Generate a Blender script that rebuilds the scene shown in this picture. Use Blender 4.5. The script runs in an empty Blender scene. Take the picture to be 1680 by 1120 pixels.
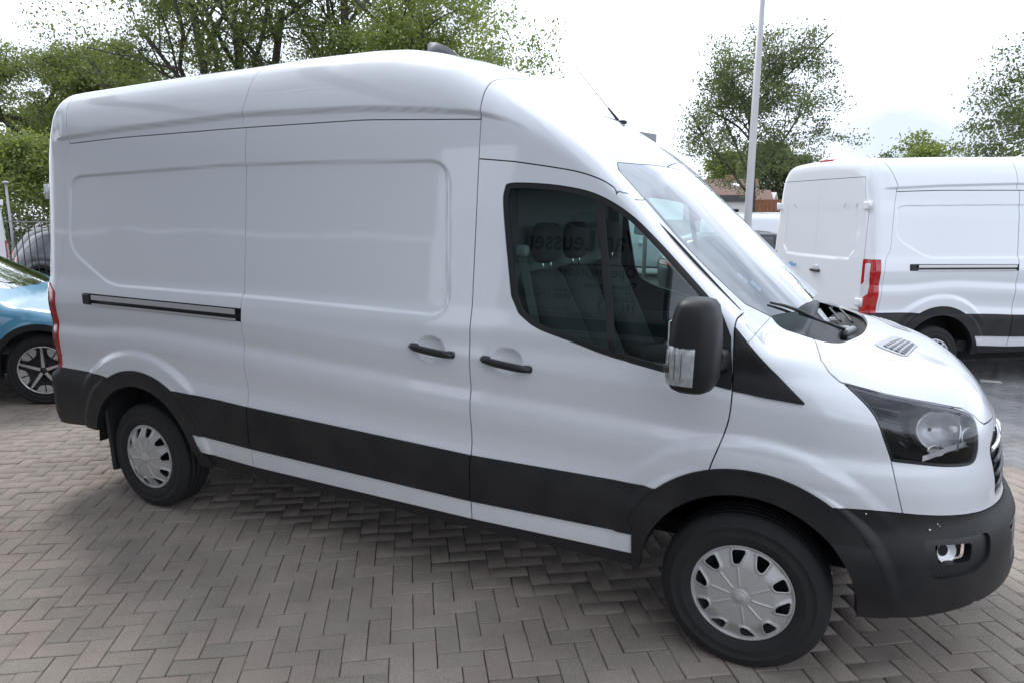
import bpy, math, random
import numpy as np
from mathutils import Vector, Matrix
rnd = random.Random(7)
R = math.radians
# ================================================================== camera
sc = bpy.context.scene
cd = bpy.data.cameras.new('camera')
cam = bpy.data.objects.new('camera', cd)
sc.collection.objects.link(cam)
sc.camera = cam
cd.sensor_width = 36
cd.lens = 36 * 1143.3 / 1680
cd.clip_end = 600
cd.clip_start = .05
def aim(yaw, pitch, roll):
    f = Vector((math.sin(yaw) * math.cos(pitch), math.cos(yaw) * math.cos(pitch), -math.sin(pitch)))
    r = f.cross(Vector((0, 0, 1))).normalized()
    u = r.cross(f)
    c, s = math.cos(roll), math.sin(roll)
    r2, u2 = r * c + u * s, -r * s + u * c
    return Matrix((r2, u2, -f)).transposed().to_4x4()
cam.matrix_world = Matrix.Translation((4.0566, -3.8647, 1.944)) @ aim(-.452, .1836, .0061)
# ================================================================== overcast sky and sun
SUN_EL, SUN_AZ = R(50), R(-52)            # azimuth from +y towards +x
w = bpy.data.worlds.new('World')
sc.world = w
w.use_nodes = True
nt = w.node_tree
nt.nodes.clear()
out = nt.nodes.new('ShaderNodeOutputWorld')
bg = nt.nodes.new('ShaderNodeBackground')
bg.inputs[1].default_value = .145
sky = nt.nodes.new('ShaderNodeTexSky')
sky.sky_type = 'NISHITA'
sky.sun_disc = False
sky.sun_elevation = SUN_EL
sky.sun_rotation = SUN_AZ
tc = nt.nodes.new('ShaderNodeTexCoord')
mp = nt.nodes.new('ShaderNodeMapping')
mp.inputs['Scale'].default_value = (1, 1, 2.2)
nz = nt.nodes.new('ShaderNodeTexNoise')
nz.inputs['Scale'].default_value = 2.1
nz.inputs['Detail'].default_value = 6
nz.inputs['Roughness'].default_value = .55
rp = nt.nodes.new('ShaderNodeValToRGB')       # cloud sheet: thin greyer patches in bright white
rp.color_ramp.elements[0].position = .36
rp.color_ramp.elements[0].color = (5.2, 5.8, 6.9, 1)
rp.color_ramp.elements[1].position = .56
rp.color_ramp.elements[1].color = (10.9, 11.7, 13.2, 1)
mx = nt.nodes.new('ShaderNodeMixRGB')
mx.inputs[0].default_value = .94
nt.links.new(tc.outputs['Generated'], mp.inputs[0])
nt.links.new(mp.outputs[0], nz.inputs['Vector'])
nt.links.new(nz.outputs['Fac'], rp.inputs[0])
nt.links.new(sky.outputs[0], mx.inputs[1])
nt.links.new(rp.outputs[0], mx.inputs[2])
nt.links.new(mx.outputs[0], bg.inputs[0])
nt.links.new(bg.outputs[0], out.inputs[0])
sl = bpy.data.lights.new('sun', 'SUN')
sl.energy = 1.9
sl.angle = R(18)
sl.color = (1, .97, .93)
so = bpy.data.objects.new('sun', sl)
sc.collection.objects.link(so)
sd = Vector((math.sin(SUN_AZ) * math.cos(SUN_EL), math.cos(SUN_AZ) * math.cos(SUN_EL), math.sin(SUN_EL)))
so.rotation_euler = sd.to_track_quat('Z', 'Y').to_euler()
so.location = (0, 0, 30)
sc.view_settings.view_transform = 'Standard'
sc.view_settings.look = 'None'
sc.view_settings.exposure = .18
sc.view_settings.gamma = 1
sc.view_settings.use_curve_mapping = False
sc.cycles.max_bounces = 8
sc.cycles.transparent_max_bounces = 24
sc.cycles.caustics_reflective = False
sc.cycles.caustics_refractive = False
sc.cycles.sample_clamp_indirect = 6
# ================================================================== materials
MAT = {}
def mat(name, col, rough=.5, metal=0, coat=0, spec=.5, noise=None, bump=0, bscale=200, emit=None, coatr=.03):
    if name in MAT:
        return MAT[name]
    m = bpy.data.materials.new(name)
    m.use_nodes = True
    n = m.node_tree
    b = n.nodes['Principled BSDF']
    b.inputs['Base Color'].default_value = (*col, 1)
    b.inputs['Roughness'].default_value = rough
    b.inputs['Metallic'].default_value = metal
    b.inputs['Coat Weight'].default_value = coat
    b.inputs['Coat Roughness'].default_value = coatr
    b.inputs['Specular IOR Level'].default_value = spec
    if noise or bump:
        t = n.nodes.new('ShaderNodeTexCoord')
    if noise:                                     # (scale, amount, second colour)
        z = n.nodes.new('ShaderNodeTexNoise')
        z.inputs['Scale'].default_value = noise[0]
        z.inputs['Detail'].default_value = 5
        n.links.new(t.outputs['Object'], z.inputs['Vector'])
        r = n.nodes.new('ShaderNodeMapRange')
        r.inputs[1].default_value = .35
        r.inputs[2].default_value = .65
        r.inputs[3].default_value = 0
        r.inputs[4].default_value = noise[1]
        q = n.nodes.new('ShaderNodeMixRGB')
        q.inputs[1].default_value = (*col, 1)
        q.inputs[2].default_value = (*noise[2], 1)
        n.links.new(z.outputs['Fac'], r.inputs[0])
        n.links.new(r.outputs[0], q.inputs[0])
        n.links.new(q.outputs[0], b.inputs['Base Color'])
    if bump:
        z2 = n.nodes.new('ShaderNodeTexNoise')
        z2.inputs['Scale'].default_value = bscale
        z2.inputs['Detail'].default_value = 3
        n.links.new(t.outputs['Object'], z2.inputs['Vector'])
        bp = n.nodes.new('ShaderNodeBump')
        bp.inputs['Strength'].default_value = bump
        bp.inputs['Distance'].default_value = .002
        n.links.new(z2.outputs['Fac'], bp.inputs['Height'])
        n.links.new(bp.outputs[0], b.inputs['Normal'])
    if emit:
        b.inputs['Emission Color'].default_value = (*emit[0], 1)
        b.inputs['Emission Strength'].default_value = emit[1]
    MAT[name] = m
    return m
def glass_mat(name, tint, ior=1.52, extra=0.0, mul=1.7):
    m = bpy.data.materials.new(name)
    m.use_nodes = True
    n = m.node_tree
    n.nodes.clear()
    o = n.nodes.new('ShaderNodeOutputMaterial')
    fr = n.nodes.new('ShaderNodeFresnel')
    ge = n.nodes.new('ShaderNodeNewGeometry')
    io = n.nodes.new('ShaderNodeMapRange')
    io.inputs[3].default_value = ior
    io.inputs[4].default_value = 1 / ior
    n.links.new(ge.outputs['Backfacing'], io.inputs[0])
    n.links.new(io.outputs[0], fr.inputs[0])
    ad = n.nodes.new('ShaderNodeMath')
    ad.operation = 'MULTIPLY_ADD'
    ad.inputs[1].default_value = mul
    ad.inputs[2].default_value = extra
    ad.use_clamp = True
    tr = n.nodes.new('ShaderNodeBsdfTransparent')
    tr.inputs[0].default_value = (*tint, 1)
    gl = n.nodes.new('ShaderNodeBsdfGlossy')
    gl.inputs['Roughness'].default_value = .01
    gl.inputs['Color'].default_value = (.95, .97, 1, 1)
    ms = n.nodes.new('ShaderNodeMixShader')
    n.links.new(fr.outputs[0], ad.inputs[0])
    n.links.new(ad.outputs[0], ms.inputs[0])
    n.links.new(tr.outputs[0], ms.inputs[1])
    n.links.new(gl.outputs[0], ms.inputs[2])
    n.links.new(ms.outputs[0], o.inputs[0])
    MAT[name] = m
    return m
def paint_mat(name, col, dirt=True):
    m = mat(name, col, rough=.32, coat=1, coatr=.04, spec=.4)
    n = m.node_tree
    b = n.nodes['Principled BSDF']
    t = n.nodes.new('ShaderNodeTexCoord')
    # orange peel: very fine waviness of the clear coat
    z = n.nodes.new('ShaderNodeTexNoise')
    z.inputs['Scale'].default_value = 140
    z.inputs['Detail'].default_value = 1
    n.links.new(t.outputs['Object'], z.inputs['Vector'])
    bp = n.nodes.new('ShaderNodeBump')
    bp.inputs['Strength'].default_value = .05
    bp.inputs['Distance'].default_value = .0006
    n.links.new(z.outputs['Fac'], bp.inputs['Height'])
    # broad, almost invisible oil-canning of the sheet metal
    z3 = n.nodes.new('ShaderNodeTexNoise')
    z3.inputs['Scale'].default_value = 2.2
    z3.inputs['Detail'].default_value = 1
    n.links.new(t.outputs['Object'], z3.inputs['Vector'])
    bp2 = n.nodes.new('ShaderNodeBump')
    bp2.inputs['Strength'].default_value = .35
    bp2.inputs['Distance'].default_value = .008
    n.links.new(z3.outputs['Fac'], bp2.inputs['Height'])
    n.links.new(bp.outputs[0], bp2.inputs['Normal'])
    n.links.new(bp2.outputs[0], b.inputs['Coat Normal'])
    if dirt:                                     # road film: a little browner low down, patchy
        sp = n.nodes.new('ShaderNodeSeparateXYZ')
        n.links.new(t.outputs['Object'], sp.inputs[0])
        z2 = n.nodes.new('ShaderNodeTexNoise')
        z2.inputs['Scale'].default_value = 5
        z2.inputs['Detail'].default_value = 8
        n.links.new(t.outputs['Object'], z2.inputs['Vector'])
        r = n.nodes.new('ShaderNodeMapRange')
        r.inputs[1].default_value = 1.0
        r.inputs[2].default_value = .35
        r.inputs[3].default_value = 0
        r.inputs[4].default_value = .35
        n.links.new(sp.outputs['Z'], r.inputs[0])
        mu = n.nodes.new('ShaderNodeMath')
        mu.operation = 'MULTIPLY'
        n.links.new(r.outputs[0], mu.inputs[0])
        n.links.new(z2.outputs['Fac'], mu.inputs[1])
        q = n.nodes.new('ShaderNodeMixRGB')
        q.inputs[1].default_value = (*col, 1)
        q.inputs[2].default_value = (.42, .38, .34, 1)
        n.links.new(mu.outputs[0], q.inputs[0])
        n.links.new(q.outputs[0], b.inputs['Base Color'])
    return m
WHITE = paint_mat('white_paint', (.74, .76, .79))
BLACK = mat('black_grained_plastic', (.012, .012, .014), rough=.5, spec=.35, bump=.12, bscale=900, noise=(5, .75, (.026, .025, .024)))
BLACK_S = mat('black_satin_plastic', (.016, .016, .018), rough=.35)
RUBBER = mat('black_rubber', (.012, .012, .013), rough=.6)
TYRE = mat('tyre_rubber', (.012, .012, .013), rough=.8, noise=(9, .5, (.022, .021, .02)), bump=.1, bscale=400)
GAP = mat('dark_liner', (.01, .01, .011), rough=.9)
CHROME = mat('bright_chrome', (.86, .87, .88), rough=.08, metal=1)
STEEL = mat('brushed_steel', (.72, .72, .73), rough=.35, metal=.6)
SILVER = mat('silver_wheel_paint', (.42, .41, .40), rough=.42, metal=.2, coat=.4, coatr=.2)
ALLOY = mat('alloy_silver', (.6, .6, .61), rough=.3, metal=.6)
GLASS = glass_mat('side_glass', (.60, .75, .72), extra=.0, mul=1.9)
WSG = glass_mat('windscreen_glass', (.62, .76, .74), extra=.12, mul=3.0)
LENS = glass_mat('clear_lens', (.92, .93, .94), extra=.0, mul=1.1)
REDL = mat('red_lamp_lens', (.42, .010, .012), rough=.12, coat=1)
CLEARL = mat('white_lamp_lens', (.62, .62, .64), rough=.15, coat=1)
INTERIOR = mat('grey_cab_plastic', (.06, .065, .068), rough=.6)
INTLIGHT = mat('pale_cab_lining', (.22, .24, .24), rough=.8)
SEATM = mat('dark_seat_fabric', (.05, .052, .056), rough=.9, bump=.2, bscale=300)
# ================================================================== object helpers
COL = sc.collection
def link(o, parent=None):
    COL.objects.link(o)
    if parent is not None:
        o.parent = parent
    return o
def tag(o, label=None, cat=None, group=None, kind=None):
    if label: o['label'] = label
    if cat: o['category'] = cat
    if group: o['group'] = group
    if kind: o['kind'] = kind
    return o
def thing(name, label, cat, loc=(0, 0, 0), rz=0, group=None):
    o = bpy.data.objects.new(name, None)
    o.empty_display_size = .2
    link(o)
    o.location = loc
    o.rotation_euler = (0, 0, rz)
    return tag(o, label, cat, group)
def children(o):
    return [c for c in bpy.data.objects if c.parent == o]
def copy_tree(o, parent=None, kids=None):
    kids = kids or {}
    if not kids:
        for c in bpy.data.objects:
            if c.parent: kids.setdefault(c.parent.name, []).append(c)
    c = o.copy()
    COL.objects.link(c)
    if parent is not None: c.parent = parent
    for ch in kids.get(o.name, []):
        copy_tree(ch, c, kids)
    return c
class MB:
    """collects verts and faces for one mesh"""
    def __init__(s): s.v = []; s.f = []; s.sm = []
    def add(s, vs, fs, smooth=False):
        o = len(s.v)
        s.v += [tuple(v) for v in vs]
        for f in fs:
            s.f.append(tuple(i + o for i in f)); s.sm.append(smooth)
        return s
    def box(s, lo, hi, M=None, bev=0):
        x0, y0, z0 = lo; x1, y1, z1 = hi
        if bev:
            b = bev
            vs = []; 
            for sx in (0, 1):
                for sy in (0, 1):
                    for sz in (0, 1):
                        X = (x0, x1)[sx]; Y = (y0, y1)[sy]; Z = (z0, z1)[sz]
                        dx = b * (1 - 2 * sx); dy = b * (1 - 2 * sy); dz = b * (1 - 2 * sz)
                        vs += [(X, Y + dy, Z + dz), (X + dx, Y, Z + dz), (X + dx, Y + dy, Z)]
            I = lambda a, c, d, k: (a * 4 + c * 2 + d) * 3 + k
            fs = [(I(0,0,0,0), I(0,0,1,0), I(0,1,1,0), I(0,1,0,0)), (I(1,0,0,0), I(1,1,0,0), I(1,1,1,0), I(1,0,1,0)),
                  (I(0,0,0,1), I(1,0,0,1), I(1,0,1,1), I(0,0,1,1)), (I(0,1,0,1), I(0,1,1,1), I(1,1,1,1), I(1,1,0,1)),
                  (I(0,0,0,2), I(0,1,0,2), I(1,1,0,2), I(1,0,0,2)), (I(0,0,1,2), I(1,0,1,2), I(1,1,1,2), I(0,1,1,2))]
            for a in (0, 1):
                for c in (0, 1):
                    f = (I(a, c, 0, 0), I(a, c, 1, 0), I(a, c, 1, 1), I(a, c, 0, 1)); fs.append(f if (a ^ c) else f[::-1])
                    f = (I(a, 0, c, 0), I(a, 1, c, 0), I(a, 1, c, 2), I(a, 0, c, 2)); fs.append(f if not (a ^ c) else f[::-1])
                    f = (I(0, a, c, 1), I(1, a, c, 1), I(1, a, c, 2), I(0, a, c, 2)); fs.append(f if (a ^ c) else f[::-1])
                    for d in (0, 1):
                        f = (I(a, c, d, 0), I(a, c, d, 1), I(a, c, d, 2)); fs.append(f if (a ^ c ^ d) else f[::-1])
        else:
            vs = [(x, y, z) for x in (x0, x1) for y in (y0, y1) for z in (z0, z1)]
            fs = [(0, 1, 3, 2), (4, 6, 7, 5), (0, 4, 5, 1), (2, 3, 7, 6), (0, 2, 6, 4), (1, 5, 7, 3)]
        if M is not None: vs = [tuple(M @ Vector(v)) for v in vs]
        return s.add(vs, fs)
    def tube(s, pts, r, n=8, cap=True, smooth=True):
        pts = [Vector(p) for p in pts]
        rs = r if isinstance(r, (list, tuple)) else [r] * len(pts)
        o = len(s.v)
        up = None
        for i, p in enumerate(pts):
            d = (pts[min(i + 1, len(pts) - 1)] - pts[max(i - 1, 0)]).normalized()
            if up is None: up = d.orthogonal().normalized()
            up = (up - d * up.dot(d)).normalized()
            q = d.cross(up)
            for k in range(n):
                a = 2 * math.pi * k / n
                s.v.append(tuple(p + (up * math.cos(a) + q * math.sin(a)) * rs[i]))
        for i in range(len(pts) - 1):
            for k in range(n):
                a = o + i * n + k; b = o + i * n + (k + 1) % n
                s.f.append((a, b, b + n, a + n)); s.sm.append(smooth)
        if cap:
            s.f.append(tuple(o + k for k in range(n))[::-1]); s.sm.append(False)
            s.f.append(tuple(o + (len(pts) - 1) * n + k for k in range(n))); s.sm.append(False)
        return s
    def lathe(s, prof, n=48, axis='y', c=(0, 0, 0), smooth=True):
        """prof: (r, h) pairs revolved about an axis"""
        o = len(s.v)
        for r, h in prof:
            for k in range(n):
                a = 2 * math.pi * k / n
                u, v = r * math.cos(a), r * math.sin(a)
                P = {'y': (u, h, v), 'z': (u, v, h), 'x': (h, u, v)}[axis]
                s.v.append((P[0] + c[0], P[1] + c[1], P[2] + c[2]))
        for i in range(len(prof) - 1):
            for k in range(n):
                a = o + i * n + k; b = o + i * n + (k + 1) % n
                s.f.append((a, b, b + n, a + n)); s.sm.append(smooth)
        return s
    def prism(s, poly, h0, h1, axis='y', M=None, smooth=False):
        """poly of 2-D points extruded; axis y: (x,z), axis z: (x,y), axis x: (y,z)"""
        n = len(poly)
        def P(a, b, h): return {'y': (a, h, b), 'z': (a, b, h), 'x': (h, a, b)}[axis]
        vs = [P(a, b, h0) for a, b in poly] + [P(a, b, h1) for a, b in poly]
        if M is not None: vs = [tuple(M @ Vector(v)) for v in vs]
        o = len(s.v)
        s.v += vs
        s.f.append(tuple(o + i for i in range(n))); s.sm.append(False)
        s.f.append(tuple(o + n + i for i in range(n))[::-1]); s.sm.append(False)
        for i in range(n):
            j = (i + 1) % n
            s.f.append((o + i, o + n + i, o + n + j, o + j)); s.sm.append(smooth)
        return s
    def loft(s, rings, closed=True, cap=True, smooth=True):
        o = len(s.v); n = len(rings[0])
        for r in rings: s.v += [tuple(p) for p in r]
        for i in range(len(rings) - 1):
            for k in range(n if closed else n - 1):
                a = o + i * n + k; b = o + i * n + (k + 1) % n
                s.f.append((a, b, b + n, a + n)); s.sm.append(smooth)
        if cap:
            s.f.append(tuple(o + k for k in range(n))[::-1]); s.sm.append(smooth)
            s.f.append(tuple(o + (len(rings) - 1) * n + k for k in range(n))); s.sm.append(smooth)
        return s
    def build(s, name, m, parent=None, recalc=True, bevel=0, subsurf=0):
        me = bpy.data.meshes.new(name)
        me.from_pydata(s.v, [], s.f)
        me.polygons.foreach_set('use_smooth', s.sm)
        if recalc:
            import bmesh
            b = bmesh.new(); b.from_mesh(me)
            bmesh.ops.recalc_face_normals(b, faces=b.faces)
            b.to_mesh(me); b.free()
        if m is not None: me.materials.append(m)
        me.update()
        o = bpy.data.objects.new(name, me)
        if bevel:
            q = o.modifiers.new('bevel', 'BEVEL'); q.width = bevel; q.segments = 2; q.limit_method = 'ANGLE'; q.angle_limit = R(35)
        if subsurf:
            q = o.modifiers.new('sub', 'SUBSURF'); q.levels = subsurf; q.render_levels = subsurf
        return link(o, parent)
# ------------------------------------------------------------------ smooth tables
def sstep(a, b, x):
    t = np.clip((x - a) / (b - a), 0, 1)
    return t * t * (3 - 2 * t)
def table(pts, sig, lo, hi, n=7000):
    p = np.array(pts, float)
    g = np.linspace(lo, hi, n)
    d = g[1] - g[0]
    v = np.interp(g, p[:, 0], p[:, 1])
    m = max(1, int(3 * sig / d))
    k = np.exp(-.5 * (np.arange(-m, m + 1) * d / sig) ** 2)
    k /= k.sum()
    vp = np.concatenate([2 * v[0] - v[m:0:-1], v, 2 * v[-1] - v[-2:-m - 2:-1]])
    v = np.convolve(vp, k, 'valid')
    return g, v
def tab(t, x):
    return np.interp(x, t[0], t[1])
def crv(pts, sub=6, closed=False):
    p = np.array(pts, float)
    n = len(p)
    out = []
    for i in range(n if closed else n - 1):
        if closed:
            a, b, c, d = p[(i - 1) % n], p[i], p[(i + 1) % n], p[(i + 2) % n]
        else:
            a, b, c, d = p[max(i - 1, 0)], p[i], p[i + 1], p[min(i + 2, n - 1)]
        for k in range(sub):
            t = k / sub
            out.append(.5 * ((2 * b) + (c - a) * t + (2 * a - 5 * b + 4 * c - d) * t * t + (3 * b - a - 3 * c + d) * t ** 3))
    if not closed:
        out.append(p[-1])
    return np.array(out)
def psdf(x, z, poly):
    """signed distance to a closed polygon, negative inside"""
    d = np.full(x.shape, 1e9)
    ins = np.zeros(x.shape, bool)
    n = len(poly)
    for i in range(n):
        ax, az = poly[i]
        bx, bz = poly[(i + 1) % n]
        ex, ez = bx - ax, bz - az
        L = ex * ex + ez * ez
        if L < 1e-12:
            continue
        t = np.clip(((x - ax) * ex + (z - az) * ez) / L, 0, 1)
        d = np.minimum(d, (x - ax - t * ex) ** 2 + (z - az - t * ez) ** 2)
        if az != bz:
            ins ^= ((az > z) != (bz > z)) & (x < ex * (z - az) / ez + ax)
    d = np.sqrt(d)
    return np.where(ins, -d, d)
def rpoly(pts, r):
    """round the convex corners of a polygon with radius r (resampled arcs)"""
    p = np.array(pts, float)
    n = len(p)
    out = []
    for i in range(n):
        a, b, c = p[i - 1], p[i], p[(i + 1) % n]
        u, v = a - b, c - b
        lu, lv = np.linalg.norm(u), np.linalg.norm(v)
        rr = min(r, .49 * lu, .49 * lv)
        s, e = b + u / lu * rr, b + v / lv * rr
        for k in range(7):
            t = k / 6
            out.append((1 - t) ** 2 * s + 2 * t * (1 - t) * b + t * t * e)
    return np.array(out)
def smax(a, b, k):
    h = np.maximum(k - np.abs(a - b), 0) / k
    return np.maximum(a, b) + h * h * k * .25
# ------------------------------------------------------------------ van shape, metres; rear axle x=0, nose +x, right side -y
WZ = table([(0, .90), (.30, .955), (.36, .975), (.44, .995), (.50, 1.005), (.57, 1.012), (.78, 1.018), (.83, 1.012), (.90, 1.000), (.96, 1.003),
            (1.06, 1.02), (1.12, 1.02), (1.18, 1.006), (1.25, 1.018), (1.33, 1.025), (1.41, 1.015), (1.5, .992), (1.6, .98), (1.85, .955),
            (2.17, .925), (2.36, .905), (2.5, .87), (2.65, .82), (2.8, .76), (3.2, .58)], .014, 0, 3.2)
WZS = table([(0, .90), (1.1, 1.02), (1.42, 1.004), (1.5, .993), (1.6, .982), (1.85, .955), (2.17, .923), (2.36, .902), (2.5, .87), (2.65, .82), (2.8, .76), (3.2, .58)], .075, 0, 3.2)
XF = table([(0, 4.6), (.2, 4.72), (.26, 4.775), (.38, 4.815), (.49, 4.83), (.63, 4.825), (.70, 4.805), (.765, 4.75), (.87, 4.745), (.98, 4.725), (1.1, 4.70),
            (1.2, 4.67), (1.3, 4.62), (1.6, 4.4), (3.2, 3.2)], .018, 0, 3.2)
SLT = table([(-1, 2.345), (-.6, 2.363), (-.08, 2.382), (.946, 2.395), (1.785, 2.396), (2.455, 2.365), (5, 2.2)], .05, -1.2, 5)
LED = table([(-1, 2.375), (-.69, 2.39), (-.094, 2.424), (.929, 2.46), (1.774, 2.446), (2.144, 2.419), (2.451, 2.387), (2.614, 2.338), (2.714, 2.296), (3, 2.15), (5, 1)], .05, -1.2, 5)
ROOF3 = [(-1.2, 2.70), (-.9, 2.745), (-.3, 2.765), (.26, 2.785), (.83, 2.795), (1.23, 2.81), (1.65, 2.81), (1.9, 2.80), (2.1, 2.77), (2.25, 2.73), (2.46, 2.635), (2.8, 2.458),
         (3.0, 2.335), (3.1, 2.27), (3.23, 2.175), (3.436, 1.98), (3.738, 1.70), (3.92, 1.535), (4.1, 1.37), (4.9, .6)]
HOOD = [(-1.2, 1.0), (3.3, 1.5), (3.6, 1.53), (3.95, 1.47), (4.15, 1.41), (4.27, 1.38), (4.4, 1.34), (4.55, 1.285), (4.7, 1.205), (4.9, 1.05)]
CROWN = table([(-1.2, .03), (1.8, .03), (2.1, .045), (2.46, .07), (3.0, .125), (3.19, .19), (3.31, .22), (3.5, .23), (4.9, .23)], .05, -1.2, 5)
KTOP = table([(-1.2, .17), (2.0, .17), (2.5, .13), (3.0, .09), (3.2, .05), (3.75, .05), (3.95, .16), (4.9, .22)], .04, -1.2, 5)
ARCH_F = (3.75, .37, .55, .44)
ARCH_R = (.02, .365, .572, .47)
RECESS = rpoly([(-.60, 2.155), (.912, 2.202), (2.29, 2.188), (2.325, 1.44), (.968, 1.461), (-.20, 1.463), (-.614, 1.68)], .12)
RECESS = RECESS[:, :]
SCOOPS = [(2.232, 1.282), (2.652, 1.262)]
HEAD = [(4.068, 1.319), (4.169, 1.220), (4.218, 1.121), (4.249, 1.050), (4.324, 1.048), (4.438, 1.058)]

class Van:
    def __init__(s, roof='h3'):
        pts = list(ROOF3)
        s.dz = 0
        if roof == 'h2':
            pts = [(x, z - .18 if z > 2.4 else z) for x, z in ROOF3 if not (2.3 < x < 3.05)]
            s.dz = -.18
        s.ZT = table(pts, .035, -1.2, 4.9)
        s.ZH = table(HOOD, .04, -1.2, 4.9)
        s.ST = np.gradient(s.ZT[1], s.ZT[0])
    def W(s, x, z):
        zs = z.copy()
        if s.dz:                                  # lower roof: squeeze the upper band
            zs = np.where(z > 1.9, z - s.dz * sstep(1.9, 2.12, z), z)
        zz = zs + .05 * (x - .97) * sstep(1.42, 1.30, zs) * sstep(-.5, .3, x)
        up_ = sstep(1.46, 1.62, zz)
        w = tab(WZ, zz) * (1 - up_) + tab(WZS, zz) * up_
        flat = 1.018 - .02 * np.abs(zs - 1.0)
        # ledge under the roof
        led = tab(LED, x)
        w = w + .019 * sstep(-.012, .022, zs - led) * sstep(2.74, 2.40, x) * sstep(-.80, -.66, x) * sstep(2.85, 2.5, zs)
        # pressed panel
        m = (zs > 1.3) & (x < 2.5)
        if m.any():
            sd = psdf(x[m], zs[m], RECESS)
            w[m] -= .011 * sstep(.004, -.016, sd)
        for cx, cz in SCOOPS:
            q = ((x - cx) / .078) ** 2 + ((zs - cz) / .062) ** 2
            w -= .022 * np.clip(1 - q, 0, 1) ** .8
        # flares above the wheels
        for (cx, cz, r, ri), amp in ((ARCH_F, .024), (ARCH_R, .022)):
            d = np.hypot(x - cx, zs - cz)
            k = np.maximum(sstep(.05, .01, d - r) * sstep(.4, .55, z), sstep(.145, .09, d - r) * sstep(.68, .94, z))
            w = w + k * (amp * .5 + np.maximum(flat - w, 0))
        return w
    def F(s, P):
        x, y, z = P[:, 0], np.abs(P[:, 1]), P[:, 2]
        xc = np.clip(x, -1.19, 4.89)
        w = s.W(xc, z)
        xf = tab(XF, z)
        u = np.clip((x - 3.88) / (xf - 3.88), 0, 1.6)
        # plan outline of the nose
        n = 2.5
        yn = np.minimum(y / np.maximum(w, .1), 1.6)
        fs = y - w
        rr = (u ** n + yn ** n) ** (1 / n)
        ff = (rr - 1) * (.82)
        fside = np.where(u > 0, np.where(u < .05, fs, ff), fs)
        a = sstep(3.88, 4.08, x)
        fside = fs * (1 - a) + ff * a
        yf = np.where(x > 2.2, np.minimum(y, .745), y)
        yf = y + (yf - y) * sstep(2.3, 2.9, x)
        cr = tab(CROWN, xc) * (yf / .72) ** 2.2
        zt = tab(s.ZT, xc) - cr
        sl = np.interp(xc, s.ZT[0], s.ST)
        zh = tab(s.ZH, xc) - .05 * (y / .72) ** 2.2
        ft = (z - zt) / np.sqrt(1 + sl * sl)
        fh = (z - zh) * .93
        k = .02
        h = np.maximum(k - np.abs(ft - fh), 0) / k
        ftop = np.minimum(ft, fh) - h * h * k * .25
        f = smax(fside, ftop, tab(KTOP, xc))
        xr = -.93 - .075 * sstep(.875, .80, z) + .03 * sstep(.56, .42, z) + .035 * (y / .9) ** 2
        m = (x < -.6) & (z > 1.2)
        if m.any():                                # pressed field in the rear doors
            zs = np.where(z[m] > 1.9, z[m] - s.dz * sstep(1.9, 2.12, z[m]), z[m])
            sd = np.maximum(np.abs(y[m]) - .70, np.abs(zs - 1.80) - .36)
            sd = np.where((np.abs(y[m]) > .62) & (zs < 1.56), np.maximum(sd, (np.abs(y[m]) - .62 + 1.56 - zs - .10) * .7), sd)
            xr = np.array(xr); xr[m] += .014 * sstep(.01, -.018, sd)
        return smax(f, xr - x, .13)
    def N(s, P, e=.005):
        g = np.stack([s.F(P + d) - s.F(P - d) for d in np.eye(3) * e], 1)
        return g / np.maximum(np.linalg.norm(g, axis=1, keepdims=True), 1e-9)
    def cast(s, O, D, t0, t1, it=26):
        lo = np.full(len(O), t0, float); hi = np.full(len(O), t1, float)
        for _ in range(it):
            m = .5 * (lo + hi)
            o = s.F(O + D * m[:, None]) > 0
            hi = np.where(o, m, hi); lo = np.where(o, lo, m)
        return O + D * (.5 * (lo + hi))[:, None]
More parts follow.
